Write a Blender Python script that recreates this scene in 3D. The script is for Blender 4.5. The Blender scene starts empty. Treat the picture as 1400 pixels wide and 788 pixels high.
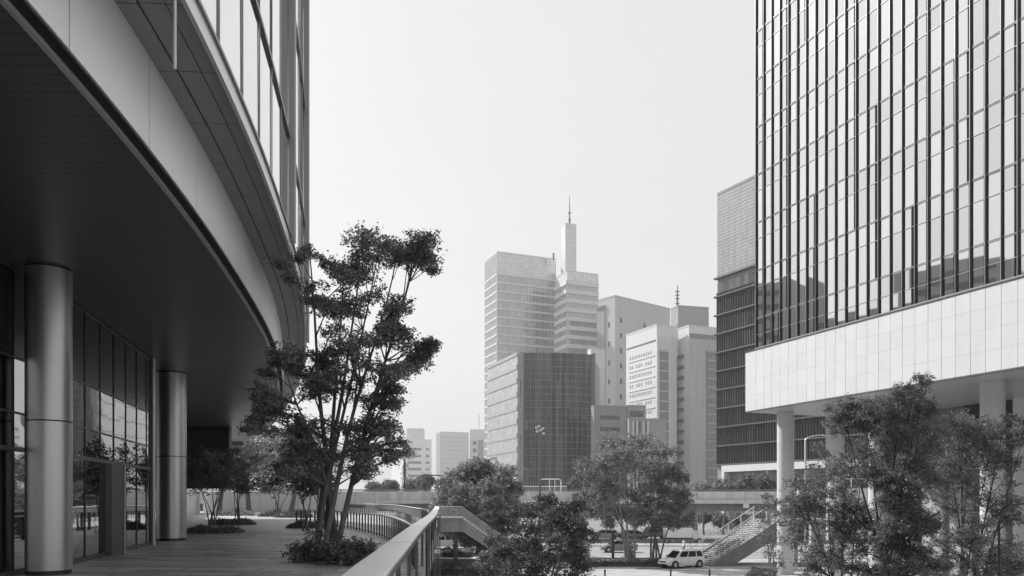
import bpy, math, random
import numpy as np
from mathutils import Vector, Matrix, Quaternion

# ------------------------------------------------------------------ camera, sky, sun, exposure
S = bpy.context.scene
COL = S.collection
EYE = 6.2            # eye height above the street; the terrace is 1.65 m below the eye
DECK = 4.55
F = 1050.0           # focal length in photo pixels (1400 wide)
cam_d = bpy.data.cameras.new('camera')
cam = bpy.data.objects.new('camera', cam_d)
COL.objects.link(cam)
cam.location = (0, 0, EYE)
cam.rotation_euler = (math.radians(90), 0, 0)
cam_d.sensor_width = 36.0
cam_d.lens = 36.0 * F / 1400.0
cam_d.shift_y = (683 - 394) / 1400.0
cam_d.clip_start = 0.1
cam_d.clip_end = 9000
S.camera = cam
S.render.resolution_x = 1024
S.render.resolution_y = 576

SUN_EL = math.radians(41)
SUN_V = Vector((-0.80 * math.cos(SUN_EL), 0.60 * math.cos(SUN_EL), math.sin(SUN_EL)))
world = bpy.data.worlds.new('World')
S.world = world
world.use_nodes = True
wn = world.node_tree
wn.nodes.clear()
sky = wn.nodes.new('ShaderNodeTexSky')
sky.sky_type = 'NISHITA'
sky.sun_disc = False
sky.sun_elevation = SUN_EL
sky.sun_rotation = math.atan2(-0.80, 0.60)
sky.air_density = 1.0
sky.dust_density = 6.0
sky.ozone_density = 1.0
bw = wn.nodes.new('ShaderNodeRGBToBW')            # a black-and-white photograph: the sky's colour goes, its light stays
lift = wn.nodes.new('ShaderNodeMath'); lift.operation = 'MULTIPLY_ADD'   # thin bright overcast veil over the clear sky
lift.inputs[1].default_value = 0.12
lift.inputs[2].default_value = 5.05
tcw = wn.nodes.new('ShaderNodeTexCoord')
nzw = wn.nodes.new('ShaderNodeTexNoise'); nzw.inputs['Scale'].default_value = 1.6; nzw.inputs['Detail'].default_value = 5
mpw = wn.nodes.new('ShaderNodeMapping'); mpw.inputs['Scale'].default_value = (1, 1, 2.6)
mrw = wn.nodes.new('ShaderNodeMapRange')
mrw.inputs[3].default_value = 0.93; mrw.inputs[4].default_value = 1.07
mulw = wn.nodes.new('ShaderNodeMath'); mulw.operation = 'MULTIPLY'
bg = wn.nodes.new('ShaderNodeBackground')
bg.inputs[1].default_value = 0.1
wo = wn.nodes.new('ShaderNodeOutputWorld')
L = wn.links
L.new(tcw.outputs['Generated'], mpw.inputs[0]); L.new(mpw.outputs[0], nzw.inputs[0]); L.new(nzw.outputs[0], mrw.inputs[0])
L.new(sky.outputs[0], bw.inputs[0]); L.new(bw.outputs[0], lift.inputs[0])
L.new(lift.outputs[0], mulw.inputs[0]); L.new(mrw.outputs[0], mulw.inputs[1])
L.new(mulw.outputs[0], bg.inputs[0]); L.new(bg.outputs[0], wo.inputs[0])

sun_d = bpy.data.lights.new('sun', 'SUN')
sun_d.energy = 3.8
sun_d.angle = math.radians(0.6)
sun_d.color = (1, 1, 1)
sun = bpy.data.objects.new('sun', sun_d)
COL.objects.link(sun)
sun.location = (-60, 40, 120)
sun.rotation_euler = SUN_V.to_track_quat('Z', 'Y').to_euler()

S.view_settings.view_transform = 'Standard'
S.view_settings.look = 'None'
S.view_settings.exposure = 0.58
S.view_settings.gamma = 1.0
S.render.engine = 'CYCLES'
S.cycles.max_bounces = 6
S.cycles.diffuse_bounces = 3
S.cycles.glossy_bounces = 4
S.cycles.transmission_bounces = 4
S.cycles.transparent_max_bounces = 8
S.cycles.volume_bounces = 0
S.cycles.caustics_reflective = False
S.cycles.caustics_refractive = False

RNG = random.Random(7)

# ------------------------------------------------------------------ helpers
def PX(px, D): return (px - 700) / F * D
def PZ(py, D): return EYE - (py - 683) / F * D
def W(px, py, D): return (PX(px, D), D, PZ(py, D))

def new_mat(name):
    m = bpy.data.materials.new(name); m.use_nodes = True
    nt = m.node_tree
    return m, nt, nt.nodes['Principled BSDF']

def mat(name, v, rough=0.6, metal=0.0, var=0.0, scale=1.0, stretch=(1, 1, 1), bump=0.0, bscale=20, spec=0.5, island=0.0, streak=0.0):
    """neutral grey surface; var = broad uneven tone, streak = vertical weather marks (painted reflections on dark_glass), island = piece to piece difference"""
    m, nt, b = new_mat(name)
    b.inputs['Roughness'].default_value = rough
    b.inputs['Metallic'].default_value = metal
    b.inputs['Specular IOR Level'].default_value = spec
    tc = nt.nodes.new('ShaderNodeTexCoord')
    cur = None
    def mulin(sock, lo, hi):
        nonlocal cur
        mr = nt.nodes.new('ShaderNodeMapRange')
        mr.inputs[1].default_value = 0.25; mr.inputs[2].default_value = 0.75
        mr.inputs[3].default_value = lo; mr.inputs[4].default_value = hi
        nt.links.new(sock, mr.inputs[0])
        if cur is None:
            mm = nt.nodes.new('ShaderNodeMath'); mm.operation = 'MULTIPLY'; mm.inputs[0].default_value = v
            nt.links.new(mr.outputs[0], mm.inputs[1])
        else:
            mm = nt.nodes.new('ShaderNodeMath'); mm.operation = 'MULTIPLY'
            nt.links.new(cur, mm.inputs[0]); nt.links.new(mr.outputs[0], mm.inputs[1])
        cur = mm.outputs[0]
    if var > 0:
        mp = nt.nodes.new('ShaderNodeMapping'); mp.inputs['Scale'].default_value = stretch
        nz = nt.nodes.new('ShaderNodeTexNoise'); nz.inputs['Scale'].default_value = scale
        nz.inputs['Detail'].default_value = 6; nz.inputs['Roughness'].default_value = 0.62
        nt.links.new(tc.outputs['Object'], mp.inputs[0]); nt.links.new(mp.outputs[0], nz.inputs[0])
        mulin(nz.outputs[0], 1 - var, 1 + var)
    if streak > 0:
        mp = nt.nodes.new('ShaderNodeMapping'); mp.inputs['Scale'].default_value = (1.3, 1.3, 0.05)
        nz = nt.nodes.new('ShaderNodeTexNoise'); nz.inputs['Scale'].default_value = 1.0; nz.inputs['Detail'].default_value = 4
        nt.links.new(tc.outputs['Object'], mp.inputs[0]); nt.links.new(mp.outputs[0], nz.inputs[0])
        mulin(nz.outputs[0], 1 - streak, 1 + streak)
    if island > 0:
        g = nt.nodes.new('ShaderNodeNewGeometry')
        mulin(g.outputs['Random Per Island'], 1 - island, 1 + island)
    if cur is None:
        b.inputs['Base Color'].default_value = (v, v, v, 1)
    else:
        nt.links.new(cur, b.inputs['Base Color'])
    if bump > 0:
        nz = nt.nodes.new('ShaderNodeTexNoise'); nz.inputs['Scale'].default_value = bscale; nz.inputs['Detail'].default_value = 4
        bp = nt.nodes.new('ShaderNodeBump'); bp.inputs['Strength'].default_value = bump; bp.inputs['Distance'].default_value = 0.02
        nt.links.new(tc.outputs['Object'], nz.inputs[0]); nt.links.new(nz.outputs[0], bp.inputs['Height'])
        nt.links.new(bp.outputs[0], b.inputs['Normal'])
    return m

def paving_mat(name, v, bw_, bh, mortar, var=0.12, rough=0.7, dark=0.5, rot=0.0, offset=0.5, msmooth=0.1):
    m, nt, b = new_mat(name)
    tc = nt.nodes.new('ShaderNodeTexCoord'); mp = nt.nodes.new('ShaderNodeMapping')
    mp.inputs['Rotation'].default_value = (0, 0, rot)
    br = nt.nodes.new('ShaderNodeTexBrick')
    br.inputs['Scale'].default_value = 1.0
    br.inputs['Brick Width'].default_value = bw_; br.inputs['Row Height'].default_value = bh
    br.inputs['Mortar Size'].default_value = mortar; br.inputs['Mortar Smooth'].default_value = msmooth
    br.offset = offset
    a, c, d = v * (1 - var), v * (1 + var), v * dark
    br.inputs['Color1'].default_value = (a, a, a, 1); br.inputs['Color2'].default_value = (c, c, c, 1)
    br.inputs['Mortar'].default_value = (d, d, d, 1)
    nz = nt.nodes.new('ShaderNodeTexNoise'); nz.inputs['Scale'].default_value = 0.6; nz.inputs['Detail'].default_value = 8
    mr = nt.nodes.new('ShaderNodeMapRange'); mr.inputs[3].default_value = 0.75; mr.inputs[4].default_value = 1.25
    mx = nt.nodes.new('ShaderNodeVectorMath'); mx.operation = 'MULTIPLY'
    nt.links.new(tc.outputs['Object'], mp.inputs[0]); nt.links.new(mp.outputs[0], br.inputs[0])
    nt.links.new(tc.outputs['Object'], nz.inputs[0]); nt.links.new(nz.outputs[0], mr.inputs[0])
    nt.links.new(br.outputs[0], mx.inputs[0]); nt.links.new(mr.outputs[0], mx.inputs[1])
    nt.links.new(mx.outputs[0], b.inputs['Base Color'])
    b.inputs['Roughness'].default_value = rough
    bp = nt.nodes.new('ShaderNodeBump'); bp.inputs['Strength'].default_value = 0.25; bp.inputs['Distance'].default_value = 0.01
    nt.links.new(br.outputs[1], bp.inputs['Height']); bp.invert = True
    nt.links.new(bp.outputs[0], b.inputs['Normal'])
    return m

def leaf_mat(name, v, trans=0.3, var=0.45):
    m, nt, b = new_mat(name)
    g = nt.nodes.new('ShaderNodeNewGeometry')
    mr = nt.nodes.new('ShaderNodeMapRange'); mr.inputs[3].default_value = v * (1 - var); mr.inputs[4].default_value = v * (1 + var)
    tc = nt.nodes.new('ShaderNodeTexCoord')
    nz = nt.nodes.new('ShaderNodeTexNoise'); nz.inputs['Scale'].default_value = 0.9; nz.inputs['Detail'].default_value = 2
    mr2 = nt.nodes.new('ShaderNodeMapRange'); mr2.inputs[1].default_value = 0.3; mr2.inputs[2].default_value = 0.7
    mr2.inputs[3].default_value = 0.7; mr2.inputs[4].default_value = 1.35
    mm = nt.nodes.new('ShaderNodeMath'); mm.operation = 'MULTIPLY'
    nt.links.new(g.outputs['Random Per Island'], mr.inputs[0])
    nt.links.new(tc.outputs['Object'], nz.inputs[0]); nt.links.new(nz.outputs[0], mr2.inputs[0])
    nt.links.new(mr.outputs[0], mm.inputs[0]); nt.links.new(mr2.outputs[0], mm.inputs[1])
    nt.links.new(mm.outputs[0], b.inputs['Base Color'])
    b.inputs['Roughness'].default_value = 0.5
    b.inputs['Specular IOR Level'].default_value = 0.35
    tr = nt.nodes.new('ShaderNodeBsdfTranslucent'); nt.links.new(mm.outputs[0], tr.inputs[0])
    mix = nt.nodes.new('ShaderNodeMixShader'); mix.inputs[0].default_value = trans
    out = nt.nodes['Material Output']
    nt.links.new(b.outputs[0], mix.inputs[1]); nt.links.new(tr.outputs[0], mix.inputs[2]); nt.links.new(mix.outputs[0], out.inputs[0])
    return m

def glass_mat(name, v, metal=1.0, rough=0.03, island=0.06):
    return mat(name, v, rough=rough, metal=metal, island=island)

def clear_glass(name, fac=0.78, v=0.8):
    m, nt, b = new_mat(name)
    b.inputs['Base Color'].default_value = (v, v, v, 1); b.inputs['Roughness'].default_value = 0.05
    t = nt.nodes.new('ShaderNodeBsdfTransparent'); t.inputs[0].default_value = (0.93, 0.93, 0.93, 1)
    mix = nt.nodes.new('ShaderNodeMixShader'); mix.inputs[0].default_value = fac
    nt.links.new(b.outputs[0], mix.inputs[1]); nt.links.new(t.outputs[0], mix.inputs[2])
    nt.links.new(mix.outputs[0], nt.nodes['Material Output'].inputs[0])
    return m

def tag(o, label=None, cat=None, group=None, kind=None):
    if label: o['label'] = label
    if cat: o['category'] = cat
    if group: o['group'] = group
    if kind: o['kind'] = kind
    return o

def thing(name, label, cat, loc=(0, 0, 0), rz=0.0, group=None):
    o = bpy.data.objects.new(name, None); COL.objects.link(o)
    o.location = loc; o.rotation_euler = (0, 0, rz); o.empty_display_size = 0.3
    return tag(o, label, cat, group)

class MB:
    """collects faces for ONE mesh"""
    def __init__(s): s.v = []; s.f = []
    def add(s, vs, fs):
        n = len(s.v); s.v.extend([tuple(p) for p in vs]); s.f.extend([tuple(i + n for i in f) for f in fs])
    def box(s, x0, x1, y0, y1, z0, z1):
        s.add([(x0, y0, z0), (x1, y0, z0), (x1, y1, z0), (x0, y1, z0), (x0, y0, z1), (x1, y0, z1), (x1, y1, z1), (x0, y1, z1)],
              [(0, 3, 2, 1), (4, 5, 6, 7), (0, 1, 5, 4), (1, 2, 6, 5), (2, 3, 7, 6), (3, 0, 4, 7)])
    def hexa(s, p):
        """8 corners: bottom ring then top ring"""
        s.add(p, [(0, 3, 2, 1), (4, 5, 6, 7), (0, 1, 5, 4), (1, 2, 6, 5), (2, 3, 7, 6), (3, 0, 4, 7)])
    def fbox(s, fr, u0, u1, w0, w1, z0, z1):
        """box in a facade frame: u along the wall, w outwards, z up"""
        q = [(u0, w1), (u1, w1), (u1, w0), (u0, w0)]
        s.hexa([fr.p(u, w, z0) for u, w in q] + [fr.p(u, w, z1) for u, w in q])
    def fquad(s, fr, u0, u1, w, z0, z1, t=(0, 0)):
        tu, tz = t
        s.add([fr.p(u0, w, z0), fr.p(u1, w + tu, z0 + 0), fr.p(u1, w + tu + tz, z1), fr.p(u0, w + tz, z1)], [(0, 1, 2, 3)])
    def prism(s, pts, z0, z1):
        n = len(pts)
        s.add([(p[0], p[1], z0) for p in pts] + [(p[0], p[1], z1) for p in pts],
              [tuple(range(n - 1, -1, -1)), tuple(range(n, 2 * n))] + [(i, (i + 1) % n, n + (i + 1) % n, n + i) for i in range(n)])
    def tube(s, pts, rad, sides=6, cap=True):
        pts = [Vector(p) for p in pts]
        if not hasattr(rad, '__len__'): rad = [rad] * len(pts)
        n0 = len(s.v); k = len(pts)
        ref = None
        for i, p in enumerate(pts):
            d = (pts[min(i + 1, k - 1)] - pts[max(i - 1, 0)])
            if d.length < 1e-9: d = Vector((0, 0, 1))
            d.normalize()
            if ref is None:
                ref = d.orthogonal().normalized()
            else:
                ref = (ref - d * ref.dot(d))
                ref = d.orthogonal().normalized() if ref.length < 1e-6 else ref.normalized()
            b = d.cross(ref)
            for j in range(sides):
                a = 2 * math.pi * j / sides
                s.v.append(tuple(p + (ref * math.cos(a) + b * math.sin(a)) * rad[i]))
        for i in range(k - 1):
            for j in range(sides):
                a = n0 + i * sides + j; b_ = n0 + i * sides + (j + 1) % sides
                s.f.append((a, b_, b_ + sides, a + sides))
        if cap:
            s.f.append(tuple(n0 + j for j in range(sides - 1, -1, -1)))
            s.f.append(tuple(n0 + (k - 1) * sides + j for j in range(sides)))
    def cyl(s, x, y, z0, z1, r, sides=24, r1=None):
        s.tube([(x, y, z0), (x, y, z1)], [r, r if r1 is None else r1], sides)
    def build(s, name, m, parent=None, origin=(0, 0, 0), smooth=False, bevel=0.0):
        me = bpy.data.meshes.new(name)
        if origin != (0, 0, 0):
            ox, oy, oz = origin
            s.v = [(a - ox, b - oy, c - oz) for a, b, c in s.v]
        me.from_pydata(s.v, [], s.f)
        me.update()
        o = bpy.data.objects.new(name, me); COL.objects.link(o)
        if m: me.materials.append(m)
        if smooth:
            me.polygons.foreach_set('use_smooth', [True] * len(me.polygons))
            if hasattr(me, 'set_sharp_from_angle'): me.set_sharp_from_angle(angle=math.radians(35))
        if parent: o.parent = parent
        if bevel > 0:
            bv = o.modifiers.new('bevel', 'BEVEL'); bv.width = bevel; bv.segments = 2; bv.limit_method = 'ANGLE'
        return o

class Frame:
    def __init__(s, ox, oy, ux, uy, out):
        l = math.hypot(ux, uy); s.o = (ox, oy); s.u = (ux / l, uy / l)
        n = (s.u[1], -s.u[0])
        if n[0] * out[0] + n[1] * out[1] < 0: n = (-n[0], -n[1])
        s.n = n
    def p(s, u, w, z): return (s.o[0] + s.u[0] * u + s.n[0] * w, s.o[1] + s.u[1] * u + s.n[1] * w, z)

def copy_tree(o, parent=None):
    c = o.copy(); COL.objects.link(c); c.parent = parent
    for ch in list(o.children): copy_tree(ch, c)
    return c

def structure(o): return tag(o, kind='structure')

# ------------------------------------------------------------------ materials
M = {}
M['ground'] = mat('ground', 0.22, 0.9, var=0.25, scale=0.05)
M['plaza'] = paving_mat('plaza_paving', 0.44, 1.2, 0.6, 0.012)
M['road'] = mat('road', 0.30, 0.85, var=0.18, scale=0.35, stretch=(0.15, 1, 1), bump=0.2, bscale=40)
M['road_dark'] = mat('asphalt', 0.10, 0.85, var=0.25, scale=0.4, bump=0.2, bscale=40)
M['paint'] = mat('road_paint', 0.7, 0.7, var=0.12, scale=3)
M['kerb'] = mat('kerb_concrete', 0.42, 0.8, var=0.15, scale=2, bump=0.15)
M['deck'] = paving_mat('deck_paving', 0.45, 1.8, 0.6, 0.03, var=0.30, rough=0.5, dark=0.25, rot=math.radians(4))
M['concrete'] = mat('concrete', 0.42, 0.85, var=0.16, scale=0.7, streak=0.16, bump=0.2, bscale=8)
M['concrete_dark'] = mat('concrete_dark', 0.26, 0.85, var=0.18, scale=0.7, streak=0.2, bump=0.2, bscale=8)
M['white_stone'] = mat('white_stone', 0.74, 0.7, var=0.05, scale=0.8, streak=0.03)
M['joint'] = mat('joint', 0.22, 0.8)
M['white_paint'] = mat('white_paint', 0.76, 0.5, var=0.05, scale=3)
M['steel'] = mat('brushed_steel', 0.52, 0.34, metal=0.85, var=0.05, scale=1.2, stretch=(1, 1, 0.12))
M['steel_light'] = mat('satin_steel', 0.62, 0.38, metal=0.6, var=0.05, scale=2)
M['rail_cap'] = mat('rail_cap', 0.93, 0.42, metal=0.8, var=0.05, scale=1.5)
M['dark_metal'] = mat('dark_metal', 0.055, 0.4, metal=0.5, var=0.1, scale=4)
M['mid_metal'] = mat('mid_metal', 0.16, 0.42, metal=0.6, var=0.1, scale=3)
M['black'] = mat('black_gap', 0.012, 0.6)
M['bark'] = mat('bark', 0.17, 0.9, var=0.35, scale=7, stretch=(1, 1, 0.25), bump=0.5, bscale=22)
M['bark_dark'] = mat('bark_dark', 0.06, 0.9, var=0.35, scale=7, stretch=(1, 1, 0.25), bump=0.5, bscale=22)
M['bark_light'] = mat('bark_light', 0.30, 0.9, var=0.3, scale=7, stretch=(1, 1, 0.25), bump=0.5, bscale=22)
M['rubber'] = mat('rubber', 0.02, 0.85)
M['car_white'] = mat('car_white', 0.86, 0.3, var=0.02, scale=2)
M['car_grey'] = mat('car_grey', 0.30, 0.3, metal=0.4)
M['car_dark'] = mat('car_dark', 0.05, 0.25)
M['car_glass'] = mat('car_glass', 0.015, 0.12, spec=0.4)
M['lamp_glass'] = mat('lamp_glass', 0.8, 0.15)

# ------------------------------------------------------------------ ground, roads, terrace
def sheet(name, pts, z, m):
    b = MB(); b.add([(x, y, z) for x, y in pts], [tuple(range(len(pts)))])
    return structure(b.build(name, m))
def rect(x0, x1, y0, y1): return [(x0, y0), (x1, y0), (x1, y1), (x0, y1)]
def slab(name, pts, z0, z1, m):
    b = MB(); b.prism(pts, z0, z1); return structure(b.build(name, m))

sheet('ground', rect(-3500, 3500, -800, 6000), 0.0, M['ground'])
sheet('pavement', rect(-60, 130, -30, 68.5), 0.004, M['plaza'])
sheet('driveway', rect(-60, 130, 68.5, 80.0), 0.008, M['road_dark'])
sheet('forecourt', rect(15.5, 60, 68.6, 80.0), 0.014, M['plaza'])
sheet('road', rect(-260, 260, 80.6, 101.0), 0.008, M['road'])
sheet('road', rect(-260, 260, 106.0, 130.0), 0.008, M['road'])
for y0, y1 in ((80.0, 80.6), (101.0, 101.5), (105.5, 106.0)):
    slab('kerb', rect(-260, 15.5 if y0 == 80.0 else 260, y0, y1), 0.0, 0.14, M['kerb'])
slab('median', rect(-260, 260, 101.52, 105.48), 0.0, 0.12, M['plaza'])
b = MB()
for y in (87.4, 94.2, 114, 122):
    for i in range(-30, 31):
        b.add([(i * 8, y, 0.016), (i * 8 + 4, y, 0.016), (i * 8 + 4, y + 0.16, 0.016), (i * 8, y + 0.16, 0.016)], [(0, 1, 2, 3)])
for y in (81.2, 100.2, 107.0, 129):
    b.add([(-260, y, 0.016), (260, y, 0.016), (260, y + 0.16, 0.016), (-260, y + 0.16, 0.016)], [(0, 1, 2, 3)])
structure(b.build('road_markings', M['paint']))

# the facade line of the curved building: x as a smooth function of y
CY = np.array([-40, -25, -12, 0, 7.8, 11, 13.4, 18.5, 24, 32, 40, 50, 60, 70], float)
CX = np.array([-11.5, -7.6, -5.6, -4.85, -4.97, -5.27, -5.58, -6.42, -7.5, -9.55, -11.95, -15.4, -19.6, -24.6], float)
CM = np.gradient(CX, CY)
def cx(y):
    i = int(np.clip(np.searchsorted(CY, y) - 1, 0, len(CY) - 2))
    h = CY[i + 1] - CY[i]; t = (y - CY[i]) / h
    return float((2*t**3 - 3*t**2 + 1) * CX[i] + (t**3 - 2*t**2 + t) * h * CM[i] + (-2*t**3 + 3*t**2) * CX[i+1] + (t**3 - t**2) * h * CM[i+1])
def cslope(y): return (cx(y + 0.3) - cx(y - 0.3)) / 0.6
def cp(y, off):
    """point on the curve pushed out by off"""
    s = cslope(y); n = Vector((1, -s)).normalized()
    return (cx(y) + n.x * off, y + n.y * off)
YMIN, YMAX = -38.0, 68.0
CYS = list(np.arange(YMIN, YMAX + 0.01, 1.0))

EDGE = [(1.8, -6), (0.9, -2), (0.3, 0), (-0.4, 2), (-0.85, 4), (-1.08, 6), (-1.3, 8.6), (-1.68, 13), (-2.08, 18), (-2.62, 25), (-3.22, 32), (-4.05, 41), (-5.05, 52), (-5.85, 60)]
def smooth_line(pts, n=5):
    out = []
    P_ = [Vector((*p, 0)) if len(p) == 2 else Vector(p) for p in pts]
    for i in range(len(P_) - 1):
        p0 = P_[max(i - 1, 0)]; p1 = P_[i]; p2 = P_[i + 1]; p3 = P_[min(i + 2, len(P_) - 1)]
        for k in range(n):
            t = k / n
            out.append(0.5 * ((2 * p1) + (-p0 + p2) * t + (2 * p0 - 5 * p1 + 4 * p2 - p3) * t * t + (-p0 + 3 * p1 - 3 * p2 + p3) * t ** 3))
    out.append(P_[-1]); return out
EDGE_S = smooth_line(EDGE, 4)
deck_pts = [(-46, -6)] + [(p.x, p.y) for p in EDGE_S] + [(-6.9, 70), (-7.3, 76), (-9.5, 84), (-14.5, 95), (-22, 105), (-46, 105)]
slab('terrace_deck', deck_pts, DECK - 0.55, DECK, M['deck'])

# ------------------------------------------------------------------ left building
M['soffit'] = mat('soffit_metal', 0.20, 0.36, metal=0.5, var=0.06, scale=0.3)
def ribbed(m, scale, strength, dark=0.7, axis=1):
    nt = m.node_tree; b_ = nt.nodes['Principled BSDF']
    tc = nt.nodes.new('ShaderNodeTexCoord'); sp = nt.nodes.new('ShaderNodeSeparateXYZ')
    ml = nt.nodes.new('ShaderNodeMath'); ml.operation = 'MULTIPLY'; ml.inputs[1].default_value = scale
    fr = nt.nodes.new('ShaderNodeMath'); fr.operation = 'FRACT'
    gt = nt.nodes.new('ShaderNodeMath'); gt.operation = 'GREATER_THAN'; gt.inputs[1].default_value = 0.16
    bp = nt.nodes.new('ShaderNodeBump'); bp.inputs['Strength'].default_value = strength; bp.inputs['Distance'].default_value = 0.01
    nt.links.new(tc.outputs['Object'], sp.inputs[0]); nt.links.new(sp.outputs[axis], ml.inputs[0]); nt.links.new(ml.outputs[0], fr.inputs[0])
    src = b_.inputs['Base Color'].links[0].from_socket
    mr = nt.nodes.new('ShaderNodeMapRange'); mr.inputs[3].default_value = 0.72; mr.inputs[4].default_value = 1.0
    mm = nt.nodes.new('ShaderNodeMath'); mm.operation = 'MULTIPLY'
    nt.links.new(gt.outputs[0], mr.inputs[0]); nt.links.new(mr.outputs[0], mm.inputs[0]); nt.links.new(src, mm.inputs[1]); nt.links.new(mm.outputs[0], b_.inputs['Base Color'])
    nt.links.new(fr.outputs[0], gt.inputs[0]); nt.links.new(gt.outputs[0], bp.inputs['Height']); nt.links.new(bp.outputs[0], b_.inputs['Normal'])
ribbed(M['soffit'], 5.0, 0.5)
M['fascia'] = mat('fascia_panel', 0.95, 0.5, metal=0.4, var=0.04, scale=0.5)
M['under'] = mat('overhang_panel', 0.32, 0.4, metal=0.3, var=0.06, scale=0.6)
M['sill'] = mat('sill_metal', 0.78, 0.35, metal=0.5)
M['tower_glass'] = glass_mat('tower_glass', 0.84, 1.0, 0.025, 0.03)
M['lobby_glass'] = glass_mat('lobby_glass', 0.50, 1.0, 0.02, 0.05)
M['lobby_dark'] = mat('lobby_panel', 0.03, 0.25, spec=0.6)
M['fin'] = mat('fin_metal', 0.30, 0.4, metal=0.5)
M['fin_mid'] = mat('fin_mid', 0.42, 0.4, metal=0.4)
M['fin_dark'] = mat('fin_dark', 0.08, 0.6, spec=0.2)
M['fin_light'] = mat('fin_edge', 0.5, 0.4, metal=0.6)

LB_O = (-20.0, 20.0, 0.0)
LZ = EYE + 5.1
lb = thing('office_building', 'large curved glass office block on cylindrical columns overhanging the terrace, left side of the photo', 'building', LB_O)
def lpart(name, mb, m, parent=lb, **k): return mb.build(name, m, parent, origin=LB_O, **k)

b = MB()   # soffit: one sheet with its far edge beam
ring = [cp(y, -0.22) for y in CYS] + [(-46, YMAX), (-46, YMIN)]
b.add([(x, y, LZ) for x, y in ring], [tuple(range(len(ring) - 1, -1, -1))])
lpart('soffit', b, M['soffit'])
b = MB(); e = cp(YMAX, -0.2)
b.box(-46, e[0], YMAX, YMAX + 0.6, LZ - 0.35, LZ + 1.4)
lpart('edge_beam', b, M['under'])
# double metal trim along the soffit edge
def strip(mb, o0, o1, z0, z1, ys=CYS):
    """closed band following the curve between two offsets and two heights"""
    n0 = len(mb.v)
    for y in ys:
        a = cp(y, o0); c = cp(y, o1)
        mb.v += [(a[0], a[1], z0), (c[0], c[1], z0), (c[0], c[1], z1), (a[0], a[1], z1)]
    for i in range(len(ys) - 1):
        q = n0 + i * 4
        for j in range(4):
            k = (j + 1) % 4
            mb.f.append((q + j, q + k, q + 4 + k, q + 4 + j))
    mb.f.append((n0, n0 + 3, n0 + 2, n0 + 1)); q = n0 + (len(ys) - 1) * 4; mb.f.append((q, q + 1, q + 2, q + 3))
FY = list(np.arange(YMIN, YMAX + 0.01, 0.5))
YT = 50.0
FT = list(np.arange(YMIN, YT + 0.01, 0.5)); CT = list(np.arange(YMIN, YT + 0.01, 1.0))
b = MB(); strip(b, -0.24, -0.17, LZ - 0.05, LZ + 0.02, FY); lpart('edge_trim', b, M['sill'])
b = MB(); strip(b, -0.168, -0.03, LZ + 0.0, LZ + 0.06, FY); lpart('shadow_gap', b, M['black'])
# fascia, one panel per bay, with open joints
jy = [YMIN] + [y for y in np.arange(-33.0, 66, 2.456)] + [YMAX]
for i in range(len(jy) - 1):
    b = MB(); ys = list(np.linspace(jy[i] + 0.012, jy[i + 1] - 0.012, 9)); strip(b, -0.3, 0.0, LZ + 0.03, LZ + 1.37, ys)
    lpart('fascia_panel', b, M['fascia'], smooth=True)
# overhang underside in three runs of dark panels with joints
for o0, o1 in ((-0.2, 0.27), (0.29, 0.62), (0.635, 0.86)):
    ky = list(np.arange(YMIN, YMAX, 1.6))
    b = MB()
    for y in ky:
        strip(b, o0, o1, LZ + 1.37 + (0.02 if o0 > 0 else 0), LZ + 1.45, list(np.linspace(y + 0.008, y + 1.592, 4)))
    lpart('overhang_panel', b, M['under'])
b = MB(); strip(b, -0.3, 0.84, LZ + 1.46, LZ + 1.5, FY); lpart('gap_backing', b, M['black'])
b = MB(); strip(b, 0.865, 0.93, LZ + 1.35, LZ + 1.64, FY); lpart('sill', b, M['sill'])
# curtain wall: glass pane by pane, each a hair out of true
TOP = EYE + 62
levels = [LZ + 1.66, EYE + 9.35]
while levels[-1] < TOP - 4: levels.append(levels[-1] + 4.0)
# stations every 1.6 m of arc
st = []; y = YMIN
while y < YT - 0.2:
    st.append(y); y += 1.62 / math.hypot(1, cslope(y))
b = MB(); r = random.Random(3)
for k in range(len(levels) - 1):
    for i in range(len(st) - 1):
        a = cp(st[i], 0.88); c = cp(st[i + 1], 0.88); j = [r.uniform(-0.004, 0.004) for _ in range(4)]
        b.add([(a[0] + j[0], a[1], levels[k]), (c[0] + j[1], c[1], levels[k]), (c[0] + j[2], c[1], levels[k + 1]), (a[0] + j[3], a[1], levels[k + 1])], [(3, 2, 1, 0)])
lpart('curtain_glass', b, M['tower_glass'])
b = MB(); strip(b, 0.70, 0.84, LZ + 1.5, TOP, CT); lpart('inner_wall', b, M['black'])
for k, z in enumerate(levels):
    b = MB(); strip(b, 0.86, 0.93 if k else 0.97, z - (0.05 if k else 0.03), z + (0.05 if k else 0.03), FT); lpart('transom', b, M['fin'])
for i, y in enumerate(st):
    if y < 4: continue
    s = cslope(y); n = Vector((1, -s)).normalized(); t = Vector((s, 1)).normalized(); p = Vector(cp(y, 0.885))
    heavy = y > 17 and i % 4 == 0
    hw, dp = (0.03, 0.15) if heavy else (0.018, 0.02)
    b = MB()
    q = [p - t * hw, p + t * hw, p + t * hw + n * dp, p - t * hw + n * dp]
    b.hexa([(a.x, a.y, LZ + 1.52 if heavy else LZ + 1.66) for a in q] + [(a.x, a.y, TOP) for a in q])
    m_ = lpart('mullion', b, M['fin'])
    if heavy:
        b = MB(); q = [p - t * hw * 1.3 + n * (dp + 0.002), p + t * hw * 1.3 + n * (dp + 0.002), p + t * hw * 1.3 + n * (dp + 0.04), p - t * hw * 1.3 + n * (dp + 0.04)]
        b.hexa([(a.x, a.y, LZ + 1.5) for a in q] + [(a.x, a.y, TOP) for a in q]); lpart('mullion_edge', b, M['fin_light'], m_)
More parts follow.
